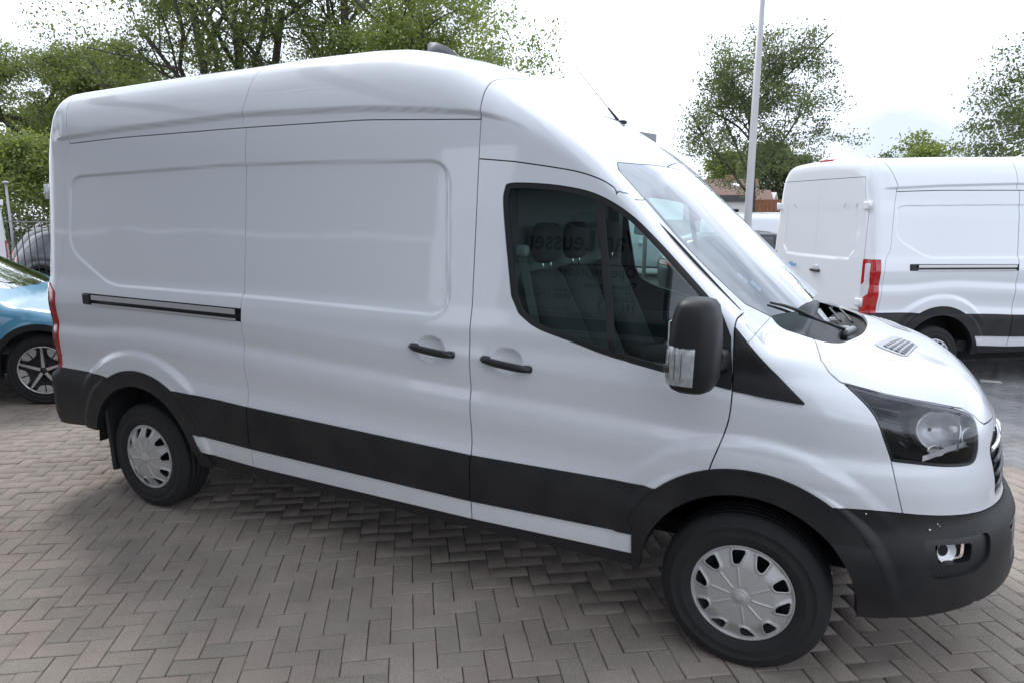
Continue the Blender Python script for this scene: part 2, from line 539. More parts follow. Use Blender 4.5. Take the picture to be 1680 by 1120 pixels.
# ================================================================== cutting triangle meshes along curves
class TM:
    def __init__(s, V, N, T): s.V, s.N, s.T = V, N, T
    def compact(s):
        u, inv = np.unique(s.T, return_inverse=True)
        return TM(s.V[u], s.N[u], inv.reshape(-1, 3))
def split(m, g):
    """-> (part with g<0, part with g>0)"""
    T = m.T
    if len(T) == 0: return m, m
    g = np.where(np.abs(g) < 1e-7, 1e-7, g)
    s = g > 0
    c = s[T].sum(1)
    neg, pos, mixT = T[c == 0], T[c == 3], T[(c == 1) | (c == 2)]
    if len(mixT) == 0:
        return TM(m.V, m.N, neg).compact() if len(neg) else TM(m.V, m.N, neg), TM(m.V, m.N, pos).compact() if len(pos) else TM(m.V, m.N, pos)
    st = s[mixT]
    one = st.sum(1) == 1
    lone = np.where(one, st.argmax(1), (~st).argmax(1))
    r = np.arange(len(mixT))
    a, b, cc = mixT[r, lone], mixT[r, (lone + 1) % 3], mixT[r, (lone + 2) % 3]
    E = np.concatenate([np.stack([a, b], 1), np.stack([a, cc], 1)])
    E.sort(1)
    key = E[:, 0].astype(np.int64) * (len(m.V) + 1) + E[:, 1]
    uk, idx, inv = np.unique(key, return_index=True, return_inverse=True)
    e = E[idx]
    t = (g[e[:, 0]] / (g[e[:, 0]] - g[e[:, 1]]))[:, None]
    nv = m.V[e[:, 0]] * (1 - t) + m.V[e[:, 1]] * t
    nn = m.N[e[:, 0]] * (1 - t) + m.N[e[:, 1]] * t
    nn /= np.maximum(np.linalg.norm(nn, axis=1, keepdims=True), 1e-9)
    base = len(m.V)
    inv = inv.ravel()
    ab, ac = base + inv[:len(r)], base + inv[len(r):]
    V = np.vstack([m.V, nv]); N = np.vstack([m.N, nn])
    t1 = np.stack([a, ab, ac], 1)
    t2 = np.concatenate([np.stack([ab, b, cc], 1), np.stack([ab, cc, ac], 1)])
    one2 = np.concatenate([one, one])
    P = np.concatenate([pos, t1[one], t2[~one2]])
    Q = np.concatenate([neg, t1[~one], t2[one2]])
    A, B = TM(V, N, Q), TM(V, N, P)
    return (A.compact() if len(Q) else A), (B.compact() if len(P) else B)
def carve(m, g, h=.0018):
    """cut out g<0 leaving a gap of 2h; -> (inside, outside)"""
    f = g(m.V)
    a, b0 = split(m, f + h)
    if h == 0: return a, b0
    _, b = split(m, f - h)
    return a, b
def bedges(T):
    E = np.concatenate([T[:, [0, 1]], T[:, [1, 2]], T[:, [2, 0]]])
    k = np.sort(E, 1)
    kk = k[:, 0].astype(np.int64) * (T.max() + 2) + k[:, 1]
    u, idx, cnt = np.unique(kk, return_index=True, return_counts=True)
    return E[idx[cnt == 1]]
def mirror(m):
    V = m.V.copy(); V[:, 1] *= -1
    N = m.N.copy(); N[:, 1] *= -1
    return TM(V, N, m.T[:, ::-1])
def join(*ms):
    V = np.vstack([m.V for m in ms]); N = np.vstack([m.N for m in ms]); T = []; o = 0
    for m in ms:
        T.append(m.T + o); o += len(m.V)
    return TM(V, N, np.vstack(T))
def tm_object(m, name, ma, parent, off=0, curl=.012, skipmid=True):
    if len(m.T) == 0: return None
    V = m.V + m.N * off
    T = m.T; N = m.N
    if curl:
        E = bedges(T)
        if skipmid:
            k = (np.abs(V[E[:, 0], 1]) < 1e-3) & (np.abs(V[E[:, 1], 1]) < 1e-3)
            E = E[~k]
        if len(E):
            a, b = E[:, 0], E[:, 1]
            n = len(V); e = len(E)
            ed = V[b] - V[a]
            q = np.cross(ed, N[a]); q /= np.maximum(np.linalg.norm(q, axis=1, keepdims=True), 1e-9)
            V = np.vstack([V, V[a], V[b], V[b] - N[b] * curl, V[a] - N[a] * curl])
            N = np.vstack([N, q, q, q, q])
            i = n + np.arange(e)
            T = np.vstack([T, np.stack([i + e, i, i + 3 * e], 1), np.stack([i + e, i + 3 * e, i + 2 * e], 1)])
    me = bpy.data.meshes.new(name)
    me.vertices.add(len(V)); me.vertices.foreach_set('co', V.astype(np.float32).ravel())
    me.loops.add(len(T) * 3); me.loops.foreach_set('vertex_index', T.astype(np.int32).ravel())
    me.polygons.add(len(T)); me.polygons.foreach_set('loop_start', np.arange(0, len(T) * 3, 3, dtype=np.int32))
    me.polygons.foreach_set('use_smooth', np.ones(len(T), bool))
    me.update(calc_edges=True)
    me.normals_split_custom_set_from_vertices(N.astype(np.float32).tolist())
    me.materials.append(ma)
    o = bpy.data.objects.new(name, me)
    return link(o, parent)
# ================================================================== casting a closed shell from an implicit shape
def cast_shell(F, xs, path, front, rear, P0, xl, half=True):
    """rings of rays: xs stations, path = (y,z) targets; -> grid of points"""
    O, D = [], []
    def add(x, yz, k, cx):
        y = yz[:, 0] * k; z = .2 + (yz[:, 1] - .2) * k
        o = np.tile([cx, 0, P0(cx)[1]], (len(y), 1))
        t = np.stack([np.full(len(y), x), y, z], 1)
        d = t - o
        d /= np.linalg.norm(d, axis=1, keepdims=True)
        O.append(o); D.append(d)
    lo, hi = xl
    for k in rear: add(xs[0], path(xs[0]), k, lo)
    for x in xs: add(x, path(x), 1, min(max(x, lo), hi))
    for k in front: add(xs[-1], path(xs[-1]), k, hi)
    return np.vstack(O), np.vstack(D), len(rear) + len(xs) + len(front)
def grid_tris(nr, nc):
    i = np.arange(nr - 1)[:, None] * nc + np.arange(nc - 1)[None, :]
    i = i.ravel()
    return np.concatenate([np.stack([i, i + nc, i + 1], 1), np.stack([i + 1, i + nc, i + nc + 1], 1)])
def make_shell(van, dx=.012, dz=.0105, dy=.02, zt=(.2, 2.72), nose=50, tail=24, xr=(-1.05, 4.95), xl=(-.45, 3.9), lowh=1.75, w=1.1, pz=(1.35, .9)):
    xs = np.arange(xr[0], xr[1] + 1e-6, dx)
    zr = [zt[0]]
    while zr[-1] < zt[1]:
        q_ = zr[-1]
        zr.append(q_ + dz * (.36 if lowh and ((2.32 < q_ < 2.48 or 2.15 < q_ < 2.22) if dz < .015 else (1.95 < q_ < 2.40)) else 1))
    zr = np.array(zr)
    yr = np.linspace(-w, 0, int(w / dy))[1:]
    def pzx(x): return pz[0] + (pz[1] - pz[0]) * float(sstep(2.9, 3.9, np.array(x)))
    def path(x):
        H = zt[1] + .2 - (zt[1] + .2 - lowh) * float(sstep(2.8, 3.95, np.array(x))) if lowh else zt[1] + .2
        zz = np.where(zr < 1.3, zr, 1.3 + (zr - 1.3) * (H - 1.3) / (zt[1] - 1.3))
        return np.concatenate([np.stack([np.full(len(zz), -w), zz], 1), np.stack([yr, np.full(len(yr), H)], 1)])
    fr = (1 - np.linspace(0, 1, nose + 1)[1:] ** 1.0)
    fr[-1] = .002
    re = (1 - np.linspace(0, 1, tail + 1)[1:])[::-1]
    re[0] = .002
    O, D, nr = cast_shell(van.F, xs, path, fr, re, lambda cx: (cx, pzx(cx)), xl)
    P = van.cast(O, D, 0, 3.2, it=24)
    N = van.N(P)
    nc = len(zr) + len(yr)
    T = grid_tris(nr, nc)
    # orientation check
    a, b, c = P[T[:, 0]], P[T[:, 1]], P[T[:, 2]]
    fn = np.cross(b - a, c - a)
    area = np.linalg.norm(fn, axis=1)
    if ((fn * N[T[:, 0]]).sum(1) < 0).mean() > .5: T = T[:, ::-1]
    T = T[area > 1e-10]
    P[np.abs(P[:, 1]) < 1e-6, 1] = 0
    return TM(P, N, T)
# ================================================================== vans
def tabf(pts): 
    p = np.array(pts, float)
    return lambda x: np.interp(x, p[:, 0], p[:, 1])
ZBOT = tabf([(-1.1, .50), (-1.0, .49), (-.95, .475), (-.77, .475), (-.57, .488), (-.38, .478), (.5, .375), (4.1, .372), (4.17, .374), (4.4, .385), (4.57, .41), (4.7, .43), (4.9, .45)])
ZSILL = tabf([(.3, .48), (.545, .474), (.96, .45), (2.44, .432), (3.27, .44), (3.4, .44)])
CLT = tabf([(-1.1, .882), (-.77, .876), (-.367, .873), (-.251, .861), (.32, .847), (.737, .833), (.959, .821), (2.437, .769), (3.25, .77), (4, .77)])
CLL = tabf([(.3, .595), (.497, .589), (.984, .568), (2.441, .532), (3.279, .54), (3.6, .54)])
BTOP = tabf([(3.9, .81), (4.077, .818), (4.205, .822), (4.314, .811), (4.487, .790), (4.608, .775), (4.72, .765), (4.9, .76)])
HLZ = tabf([(4.0, 1.31), (4.099, 1.301), (4.261, 1.266), (4.492, 1.225), (4.656, 1.190), (4.73, 1.154), (4.766, 1.127), (4.80, 1.112), (5.19, 1.088), (5.4, 1.085)])
SEAM = tabf([(.8, -.77), (1.40, -.75), (1.454, -.738), (1.557, -.677), (2.193, -.632), (2.424, -.60), (2.68, -.70), (3, -.72)])
LAMP = tabf([(.86, -.785), (1.06, -.750), (1.394, -.738), (1.47, -.83), (1.6, -.9)])
HEADP = crv([(4.099, 1.297), (4.1865, 1.207), (4.235, 1.107), (4.277, 1.026)], 5)
HEADP = np.vstack([HEADP, crv([(4.285, 1.018), (4.3765, 1.010), (4.5545, .990), (4.675, .985), (4.7125, 1.01), (4.7235, 1.06), (4.728, 1.114), (4.715, 1.152), (4.6365, 1.186), (4.492, 1.219), (4.261, 1.261)], 5)])
WSP = np.array([(3.05, -.70), (3.07, -.738), (3.19, -.733), (3.31, -.727), (3.48, -.723), (3.65, -.712), (3.757, -.651), (3.84, -.50), (3.90, -.25), (3.915, .05), (3.28, .05), (3.275, -.067), (3.203, -.315), (3.115, -.551)])
COWLP = np.vstack([crv([(3.757, -.651), (3.85, -.681), (3.95, -.704), (4.02, -.665), (4.066, -.577), (4.126, -.353), (4.148, -.1), (4.15, .05)], 5), [(3.915, .05), (3.90, -.25), (3.84, -.50)]])
HOODXY = np.array([(3.90, .1), (3.90, -.62), (3.946, -.724), (3.965, -.83), (3.978, -.896), (4.011, -.93), (4.06, -.943), (4.09, -1.0), (4.09, -1.3), (5.3, -1.3), (5.3, .1)])
VENTP = rpoly([(4.165, -.50), (4.27, -.145), (4.365, -.18), (4.295, -.535)], .05)
VENTI = rpoly([(4.203, -.478), (4.286, -.19), (4.350, -.205), (4.290, -.508)], .02)
DOORP = np.vstack([[(2.452, .2), (2.45, 2.186)], crv([(2.627, 2.169), (2.797, 2.144), (2.951, 2.116), (3.065, 2.077), (3.144, 2.028), (3.20, 2.02), (3.38, 1.95), (3.56, 1.80), (3.66, 1.62), (3.655, 1.50), (3.659, 1.42), (3.663, 1.298), (3.665, 1.212), (3.657, 1.113), (3.629, 1.009), (3.598, .911), (3.578, .813)], 5), [(3.56, .2)]])
WINP = np.vstack([crv([(2.652, 1.560), (2.612, 1.80), (2.587, 1.98), (2.592, 2.045), (2.622, 2.073), (2.81, 2.066), (2.984, 2.038), (3.098, 1.995), (3.208, 1.927), (3.311, 1.836), (3.409, 1.741), (3.532, 1.619), (3.60, 1.548)], 5), [(3.645, 1.455), (3.6595, 1.298), (3.6600, 1.243)],
                  crv([(3.54, 1.262), (3.383, 1.286), (3.143, 1.329), (2.973, 1.376), (2.793, 1.427), (2.694, 1.485)], 5)])
DOORY = tabf([(3.05, 1.2), (3.10, .96), (3.15, .91), (3.194, .885), (3.26, .825), (3.333, .780), (3.42, .765), (3.60, .762), (3.64, .77)])
TRIP = rpoly([(3.648, 1.503), (3.80, 1.345), (3.945, 1.216), (3.80, 1.226), (3.655, 1.241)], .012)

def build_van(root, roof, fine=True, head=True):
    van = Van(roof)
    dzr = van.dz
    def zs_(z): return np.where(z > 1.9, z - dzr * sstep(1.9, 2.12, z), z) if dzr else z
    if fine: H = make_shell(van)
    else: H = make_shell(van, dx=.022, dz=.018, dy=.04, nose=14, tail=70, zt=(.2, 2.6))
    X = lambda V: V[:, 0]
    Y = lambda V: V[:, 1]
    Z = lambda V: V[:, 2]
    ZS = lambda V: zs_(V[:, 2])
    q = lambda V: V[:, 0] + .5 * (1 + V[:, 1])
    hyp = lambda V, A: np.hypot(V[:, 0] - A[0], V[:, 2] - A[1])
    def both(m, name, ma, par=root, off=0, curl=.012):
        a = tm_object(m, name, ma, par, off, curl)
        mb = mirror(m)
        b = tm_object(mb, name, ma, par, off, curl)
        return a, b
    def whole(m, name, ma, par=root, off=0, curl=.012):
        return tm_object(join(m, mirror(m)), name, ma, par, off, curl)
    G = .0029 if fine else .0045
    _, H = carve(H, lambda V: Z(V) - ZBOT(X(V)), 0)
    _, H = carve(H, lambda V: np.maximum(np.minimum(hyp(V, ARCH_F) - ARCH_F[3], hyp(V, ARCH_R) - ARCH_R[3]), Y(V) + .6), 0)
    # ---- front glass, cowl, bonnet, lamps
    ws, H = carve(H, lambda V: np.maximum(psdf(X(V), Y(V), WSP), 1.38 - Z(V)), .002)
    cowl, H = carve(H, lambda V: np.maximum(psdf(X(V), Y(V), COWLP), 1.3 - Z(V)), 0)
    liner_src = H
    hoodg = lambda V: np.maximum(np.maximum(psdf(X(V), Y(V), HOODXY), HLZ(q(V)) - Z(V)), 3.88 - X(V))
    headg = lambda V: np.maximum(psdf(q(V), Z(V), HEADP), 4.0 - X(V))
    hood, H = carve(H, hoodg, .0028)
    lamp, H = carve(H, headg, .002)
    vent, hood = carve(hood, lambda V: psdf(X(V), Y(V), VENTP), .001)
    whole(hood, 'bonnet', WHITE)
    for s, vm in ((0, vent), (1, mirror(vent))):
        inner, frame = carve(vm, lambda V: psdf(X(V), -np.abs(Y(V)), VENTI), 0)
        fo = tm_object(frame, 'bonnet_vent', mat('vent_grey', (.42, .43, .45), rough=.5), root, .004, .02)
        tm_object(inner, 'vent_backing', GAP, fo, -.018, 0)
        bars = MB()
        sg = -1 if s == 0 else 1
        A, B, C, D = [np.array(p) for p in ((4.203, -.478), (4.286, -.19), (4.350, -.205), (4.290, -.508))]
        def pt(u, v):
            p = (A * (1 - u) + B * u) * (1 - v) + (D * (1 - u) + C * u) * v
            zz = float(tab(van.ZH, p[0])) - .05 * (abs(p[1]) / .72) ** 2.2 + .002
            return (p[0], p[1] * -sg, zz)
        for k in range(1, 8): bars.tube([pt(k / 8, v) for v in (0, .5, 1)], .0050, 5)
        for k in range(1, 4): bars.tube([pt(u, k / 4) for u in (0, .3, .6, 1)], .0055, 5)
        bars.build('vent_bars', mat('vent_grey', None), fo)
    # ---- windscreen: glass over a black ceramic border
    wl = lambda V: psdf(X(V), Y(V), WSP)
    glassm = tm_object(join(ws, mirror(ws)), 'windscreen', WSG, root, 0, .004)
    # upper shade band follows the top edge
    topc = tabf([(-.75, 3.20), (-.69, 3.185), (-.55, 3.225), (-.315, 3.31), (-.067, 3.38), (.1, 3.39)])
    inner, border = carve(ws, lambda V: np.maximum(np.maximum(wl(V) + .022, X(V) - (3.90 - .2 * (Y(V) / .7) ** 2)), topc(Y(V)) - X(V)), 0)
    whole(border, 'windscreen_border', mat('ceramic_frit', (.022, .02, .024), rough=.3), root, -.005, 0)
    # ---- rear lamps, doors
    lampg = lambda V: np.maximum(np.maximum(np.maximum(X(V) - (LAMP(Z(V)) if fine else -.795), .868 - Z(V)), Z(V) - 1.455), Y(V) + (.80 if fine else .855))
    tl, H = carve(H, lampg, .002)
    def lamp_parts(m, par_name='tail_lamp'):
        # clear reversing section inboard, red around it
        clear, red = carve(m, lambda V: np.maximum(np.abs(Z(V) - (1.12 + (np.abs(Y(V)) - .9) * .8)) - .085, np.abs(np.abs(Y(V)) - .87) - .088), .0006)
        c2, red = carve(red, lambda V: np.maximum(np.abs(Z(V) - 1.31) - .105, np.abs(np.abs(Y(V)) - .928) - .030), .0006)
        o = tm_object(red, par_name, REDL, root, .006, .02)
        tm_object(clear, 'reversing_lamp', CLEARL, o, .007, .01)
        tm_object(c2, 'side_reflector', CLEARL, o, .007, .01)
        return o
    lamp_parts(tl); lamp_parts(mirror(tl))
    band, H = carve(H, lambda V: np.maximum(Z(V) - .868, X(V) + .55), .0004)   # rear bumper corner handled below
    topd = 2.52
    rd, H = carve(H, lambda V: np.maximum(np.maximum(X(V) + .80, Y(V) * -1 - ((.835 if fine else .865) - .10 * sstep(1.9, 2.6, ZS(V)))), np.maximum(.885 - Z(V), ZS(V) - topd)), .003)
    if fine:
        both(rd, 'rear_door', WHITE)
    else:
        a, b = split(rd, rd.V[:, 1] + .001)
        both(a, 'rear_door', WHITE)
    # ---- wheel arch cladding rings
    def ringf(V):
        g = hyp(V, ARCH_F) - ARCH_F[2]
        g = np.where((X(V) < ARCH_F[0]) & (Z(V) < .60), np.maximum(g, (3.276 - X(V))), g)
        return np.maximum(g, Y(V) + .6)
    def ringr(V):
        g = hyp(V, ARCH_R) - ARCH_R[2]
        g = np.where((X(V) > 0) & (Z(V) < .60), np.maximum(g, X(V) - (.486 + (.591 - Z(V)) * .5)), g)
        return np.maximum(g, Y(V) + .6)
    rf, H = carve(H, ringf, .0008)
    both(rf, 'wheel_arch_cladding', BLACK, root, .009, .05)
    rr, H = carve(H, ringr, .0008)
    both(rr, 'wheel_arch_cladding', BLACK, root, .010, .05)
    # ---- side cladding
    cl, H = carve(H, lambda V: np.maximum(np.maximum(Z(V) - CLT(X(V)), CLL(X(V)) - Z(V)), np.maximum(.25 - X(V), X(V) - 3.4)), .0005)
    for lo, hi in ((-9, .965), (.965, 2.45), (2.45, 9)):
        m, _ = carve(cl, lambda V: np.maximum(lo - X(V), X(V) - hi), G)
        both(m, 'side_cladding', BLACK, root, .009, .014)
    sill, H = carve(H, lambda V: np.maximum(Z(V) - ZSILL(X(V)), np.maximum(.25 - X(V), X(V) - 3.5)), .002)
    both(sill, 'sill_trim', BLACK_S, root, -.012, .03)
    # ---- rear bumper
    rb, H = carve(H, lambda V: np.maximum(Z(V) - CLT(X(V)), X(V) - .1), .001)
    rb = join(rb, band) if len(band.T) else rb
    whole(rb, 'rear_bumper', BLACK, root, .004, .03)
    # ---- nose
    fb, H = carve(H, lambda V: np.maximum(Z(V) - BTOP(X(V)), 3.95 - X(V)), .0015)
    # fog lamp recess (q,z)
    FOGO = rpoly([(4.44, .705), (4.80, .70), (4.79, .60), (4.70, .555), (4.49, .545)], .035)
    FOGI = rpoly([(4.50, .682), (4.70, .675), (4.69, .605), (4.53, .60)], .02)
    fog, fb = carve(fb, lambda V: np.maximum(psdf(q(V), Z(V), FOGO), 4.1 - X(V)), .001)
    grl, fb = carve(fb, lambda V: np.maximum(np.maximum(np.abs(Y(V)) - .52, np.abs(Z(V) - .58) - .10), 4.2 - X(V)), .001)
    bo = whole(fb, 'front_bumper', BLACK, root, .003, .03)
    for fm in (fog, mirror(fog)):
        inn, rim = carve(fm, lambda V: psdf(V[:, 0] + .5 * (1 - np.abs(Y(V))), Z(V), FOGI), 0)
        fo = tm_object(rim, 'fog_lamp_surround', BLACK_S, root, -.010, .03)
        tm_object(rim, 'recess_wall', BLACK_S, fo, -.012, .03)
        tm_object(inn, 'fog_lamp_recess', GAP, fo, -.055, 0)
        c = inn.V.mean(0); nn = inn.N.mean(0); nn /= np.linalg.norm(nn)
        M = Matrix.Translation(Vector(c - nn * .030 + np.array([-.022, 0, .0]))) @ Vector(nn).to_track_quat('Z', 'Y').to_matrix().to_4x4()
        b = MB().lathe([(.0, -.016), (.018, -.013), (.036, -.002), (.046, .010)], 20, 'z')
        b.v = [tuple(M @ Vector(v)) for v in b.v]
        b.build('fog_lamp_bulb', mat('fog_reflector', (.80, .80, .82), rough=.3, metal=.2), fo, recalc=False)
    tm_object(join(grl, mirror(grl)), 'lower_grille', GAP, root, -.03, 0)
    def nose_x(yy, z):
        xx = np.linspace(4.2, 4.9, 701)
        f = van.F(np.stack([xx, np.full_like(xx, yy), np.full_like(xx, z)], 1))
        return float(xx[np.where(f < 0)[0][-1]])
    for k in range(5):
        z = .50 + k * .04
        MB().tube([(nose_x(yy, z) - .014, yy, z) for yy in np.linspace(-.51, .51, 15)], .008, 6).build('grille_slat', BLACK_S, root)
    GRP = rpoly([(-.60, 1.02), (-.55, .80), (.55, .80), (.60, 1.02), (.50, 1.07), (-.50, 1.07)], .04)
    gr, H = carve(H, lambda V: np.maximum(psdf(Y(V), Z(V), GRP), 4.3 - X(V)), .001)
    ug = tm_object(join(gr, mirror(gr)), 'upper_grille', GAP, root, -.02, .02)
    for k in range(4):
        z = .835 + k * .055
        g3 = MB().tube([(nose_x(yy, z) - .008, yy, z) for yy in np.linspace(-.55, .55, 17)], .011, 6)
        g3.build('grille_bar', CHROME if k == 3 else BLACK_S, ug)
    bd = MB()
    bd.prism([(.085 * math.cos(a), .96 + .036 * math.sin(a)) for a in np.linspace(0, 2 * math.pi, 33)[:-1]], 4.68, 4.742, 'x')
    b0 = bd.build('badge', CHROME, root, bevel=.004)
    bd = MB().prism([(.074 * math.cos(a), .96 + .029 * math.sin(a)) for a in np.linspace(0, 2 * math.pi, 33)[:-1]], 4.74, 4.745, 'x')
    bi = bd.build('badge_field', mat('badge_blue', (.01, .03, .12), rough=.2, coat=1), b0)
    text('Ford', .04, (4.747, 0, .95), (R(90), 0, R(90)), CHROME, b0, italic=.3, depth=.001, name='badge_script')
    fbl = lambda V: 4.254 + (1.021 - Z(V)) * .283 - X(V)
    cov, H = carve(H, lambda V: np.maximum(fbl(V), Z(V) - 1.2), .0018)
    whole(cov, 'bumper_cover', WHITE)
    # ---- headlamps: clear lens, dark bowl, reflectors
    for s, lm in ((-1, lamp), (1, mirror(lamp))):
        lo = tm_object(lm, 'headlight', LENS, root, .002, .012)
        tm_object(lm, 'lamp_housing', mat('lamp_housing_black', (.012, .012, .014), rough=.25), lo, -.125, -.12)
        rimm, _ = carve(lm, lambda V: -(psdf(V[:, 0] + .5 * (1 - np.abs(Y(V))), Z(V), HEADP) + .009), 0)
        tm_object(rimm, 'lens_seal', mat('lamp_rim', (.03, .03, .033), rough=.3), lo, .0, .01)
        def bowl(name, c, d, r, dep, ma, sq=1.0, roll=0):
            M = Matrix.Translation(Vector((c[0], c[1] * -s, c[2]))) @ Vector((d[0], d[1] * -s, d[2])).to_track_quat('Z', 'Y').to_matrix().to_4x4() @ Matrix.Rotation(roll, 4, 'Z')
            prof = [(r * t, dep * (t * t - 1) + (.0025 if i % 2 else 0)) for i, t in enumerate(np.linspace(.10, 1, 15))] + [(r * 1.04, .002), (r * 1.06, -.01), (r * 1.06, -dep)]
            b = MB().lathe(prof, 28, 'z')
            b.v = [tuple(M @ Vector((v[0], v[1] * sq, v[2]))) for v in b.v]
            return b.build(name, ma, lo, recalc=False)
        RF = mat('lamp_reflector', (.66, .66, .68), rough=.28, metal=.45)
        bowl('reflector_bowl', (4.42, -.755, 1.108), (.50, -.84, .22), .090, .055, RF, .84)
        bowl('reflector_bowl', (4.545, -.655, 1.070), (.66, -.72, .2), .046, .035, RF, .85)
        bz = MB().loft([[Vector((4.475 + .01 * t, (-.74 + .0 * t) * -s, 1.185 - .155 * t)) + Vector((a_ * .012, a_ * .010 * -s, 0)) for a_ in (-1, 1)] for t in (0, .3, .6, 1)], closed=False, cap=False)
        bz.build('bulb_shroud', mat('shroud_grey', (.10, .10, .105), rough=.3), lo)
        bowl('indicator_bowl', (4.415, -.79, 1.035), (.5, -.8, .2), .034, .03, mat('indicator_reflector', (.75, .72, .66), rough=.25, metal=1), .6)
        f = MB()
        f.loft([[Vector((4.36 + .20 * t, (-.905 + .30 * t ** 1.3) * -s * -1 * -1, 1.02 + .018 * math.sin(t * 3))) + Vector((0, 0, dz2)) for dz2 in (0, .022)] for t in np.linspace(0, 1, 9)], closed=False, cap=False)
        f.build('light_guide', RF, lo)
        bl = MB().tube([(4.455, -.735 * -s, 1.118), (4.475, -.752 * -s, 1.120)], [.016, .012], 12)
        bl.build('headlight_bulb', mat('bulb_glass', (.5, .5, .48), rough=.1), lo)
        fin = MB()
        for k in range(4):
            t = k / 3
            fin.tube([(4.17 + .05 * t + .02 * k, (-.915 + .01 * k) * -s, 1.215 - .045 * k), (4.27 + .04 * t, (-.86 + .012 * k) * -s, 1.19 - .05 * k)], .004, 5)
        fin.build('housing_rib', mat('lamp_rib', (.06, .06, .065), rough=.35), lo)
    # ---- doors
    door, H = carve(H, lambda V: np.maximum(psdf(X(V), ZS(V), DOORP), np.where((X(V) > 3.12) & (Z(V) > 1.42), DOORY(X(V)) + Y(V), Y(V) + .35)), G)
    win, door = carve(door, lambda V: psdf(X(V), ZS(V), WINP), .001)
    wd = lambda V: psdf(X(V), ZS(V), WINP)
    sail, win = carve(win, lambda V: 3.44 + (ZS(V) - 1.29) * .36 - X(V), .0005)
    sail, _ = sail, None
    glassr, seal = carve(win, lambda V: np.maximum(wd(V) + .024, X(V) - 3.43 - (ZS(V) - 1.29) * .36), 0)
    frit, _ = carve(win, lambda V: -(wd(V) + .06), 0)
    # division bar
    bar, _ = carve(glassr, lambda V: np.abs(X(V) - (3.050 + (1.992 - ZS(V)) * .161)) - .016, 0)
    for s, f in ((-1, lambda m: m), (1, mirror)):
        dn = tm_object(f(door), 'front_door', WHITE, root)
        tm_object(f(seal), 'window_seal', RUBBER, dn, -.003, .02)
        gm_ = f(TM(glassr.V, glassr.N.copy(), glassr.T))
        gm_.V = gm_.V - gm_.N * .013
        tm_object(gm_, 'side_window', GLASS, dn, 0, 0)
        tm_object(f(bar), 'window_bar', BLACK_S, dn, -.009, .006)
        tm_object(f(sail), 'mirror_sail', BLACK, dn, .006, .014)
    tri, H = carve(H, lambda V: np.maximum(psdf(X(V), Z(V), TRIP), Y(V) + .35), .0008)
    both(tri, 'corner_trim', BLACK, root, .008, .014)
    # ---- upper body
    up, H = carve(H, lambda V: np.maximum(np.maximum(tab(SLT, X(V)) - ZS(V), X(V) - 2.45), SEAM(ZS(V)) - X(V)), G)
    a, b = carve(up, lambda V: X(V) - .935 - .02 * sstep(2.45, 2.6, Z(V)), G * .8)
    whole(a, 'roof_panel', WHITE); whole(b, 'roof_panel', WHITE)
    capm, H = carve(H, lambda V: np.maximum(np.maximum(X(V) - 3.193, 2.45 - X(V)), 1.3 - Z(V)), G * .8)
    whole(capm, 'roof_cap', WHITE)
    slid, H = carve(H, lambda V: np.maximum(.965 - X(V), X(V) - 2.45), G)
    both(slid, 'sliding_door', WHITE)
    quarter, H = carve(H, lambda V: np.maximum(X(V) - 1.5, SEAM(ZS(V)) - X(V)), G * .6)
    # sliding rail slot
    RAILP = [(-.44, 1.406), (.965, 1.395), (.965, 1.322), (-.44, 1.334)]
    rail, quarter = carve(quarter, lambda V: psdf(X(V), Z(V), RAILP), .001)
    both(quarter, 'side_panel', WHITE)
    for s in (-1, 1):
        f = (lambda m: m) if s == -1 else mirror
        ro = tm_object(f(rail), 'door_rail', BLACK_S, root, -.020, -.02)
        rb2 = MB()
        W_ = lambda x, z: float(van.W(np.array([x]), np.array([z]))[0])
        for zt, th, dy in ((1.384, .015, .006), (1.340, .006, .005)):
            pts = [(x, s * (W_(x, 1.30) + dy), zt - .006 * (x + .4)) for x in np.linspace(-.34, .93, 14)]
            rb2.loft([[(x, y, z - th), (x, y + s * .006, z - th), (x, y + s * .006, z + th), (x, y, z + th)] for x, y, z in pts], smooth=False)
        rb2.build('rail_strip', STEEL, ro)
        e = MB().box((-.437, min(s * 1.0, s * 1.032), 1.336), (-.37, max(s * 1.0, s * 1.04), 1.404), bev=.006)
        e.build('rail_end_cap', BLACK_S, ro)
    pil, H = carve(H, lambda V: np.maximum(2.5 - X(V), np.maximum((X(V) - 3.716) * .79 - (Z(V) - 1.446) * .61, 1.2 - Z(V))), .001)
    both(pil, 'windscreen_pillar', WHITE)
    fen, H = carve(H, lambda V: 2.5 - X(V), 0)
    both(fen, 'front_wing', WHITE)
    whole(H, 'rear_pillar', WHITE)
    # ---- dark inner liner
    ln = liner_src
    _, ln = carve(ln, lambda V: np.maximum(psdf(X(V), ZS(V), WINP), Y(V) + .35), 0)
    _, ln = carve(ln, headg, 0)
    _, ln = carve(ln, lambda V: np.maximum(psdf(q(V), Z(V), FOGO), 4.1 - X(V)), 0)
    _, ln = carve(ln, lambda V: psdf(X(V), Z(V), RAILP), 0)
    ln2, _ = carve(ln, lambda V: psdf(X(V), Y(V), VENTP) * -1, 0)
    ln = TM(ln2.V, ln2.N, ln2.T[::1])
    # thin it: keep the shell geometry but without fine features
    whole(ln, 'inner_shell', GAP, root, -.022, 0)
    return van

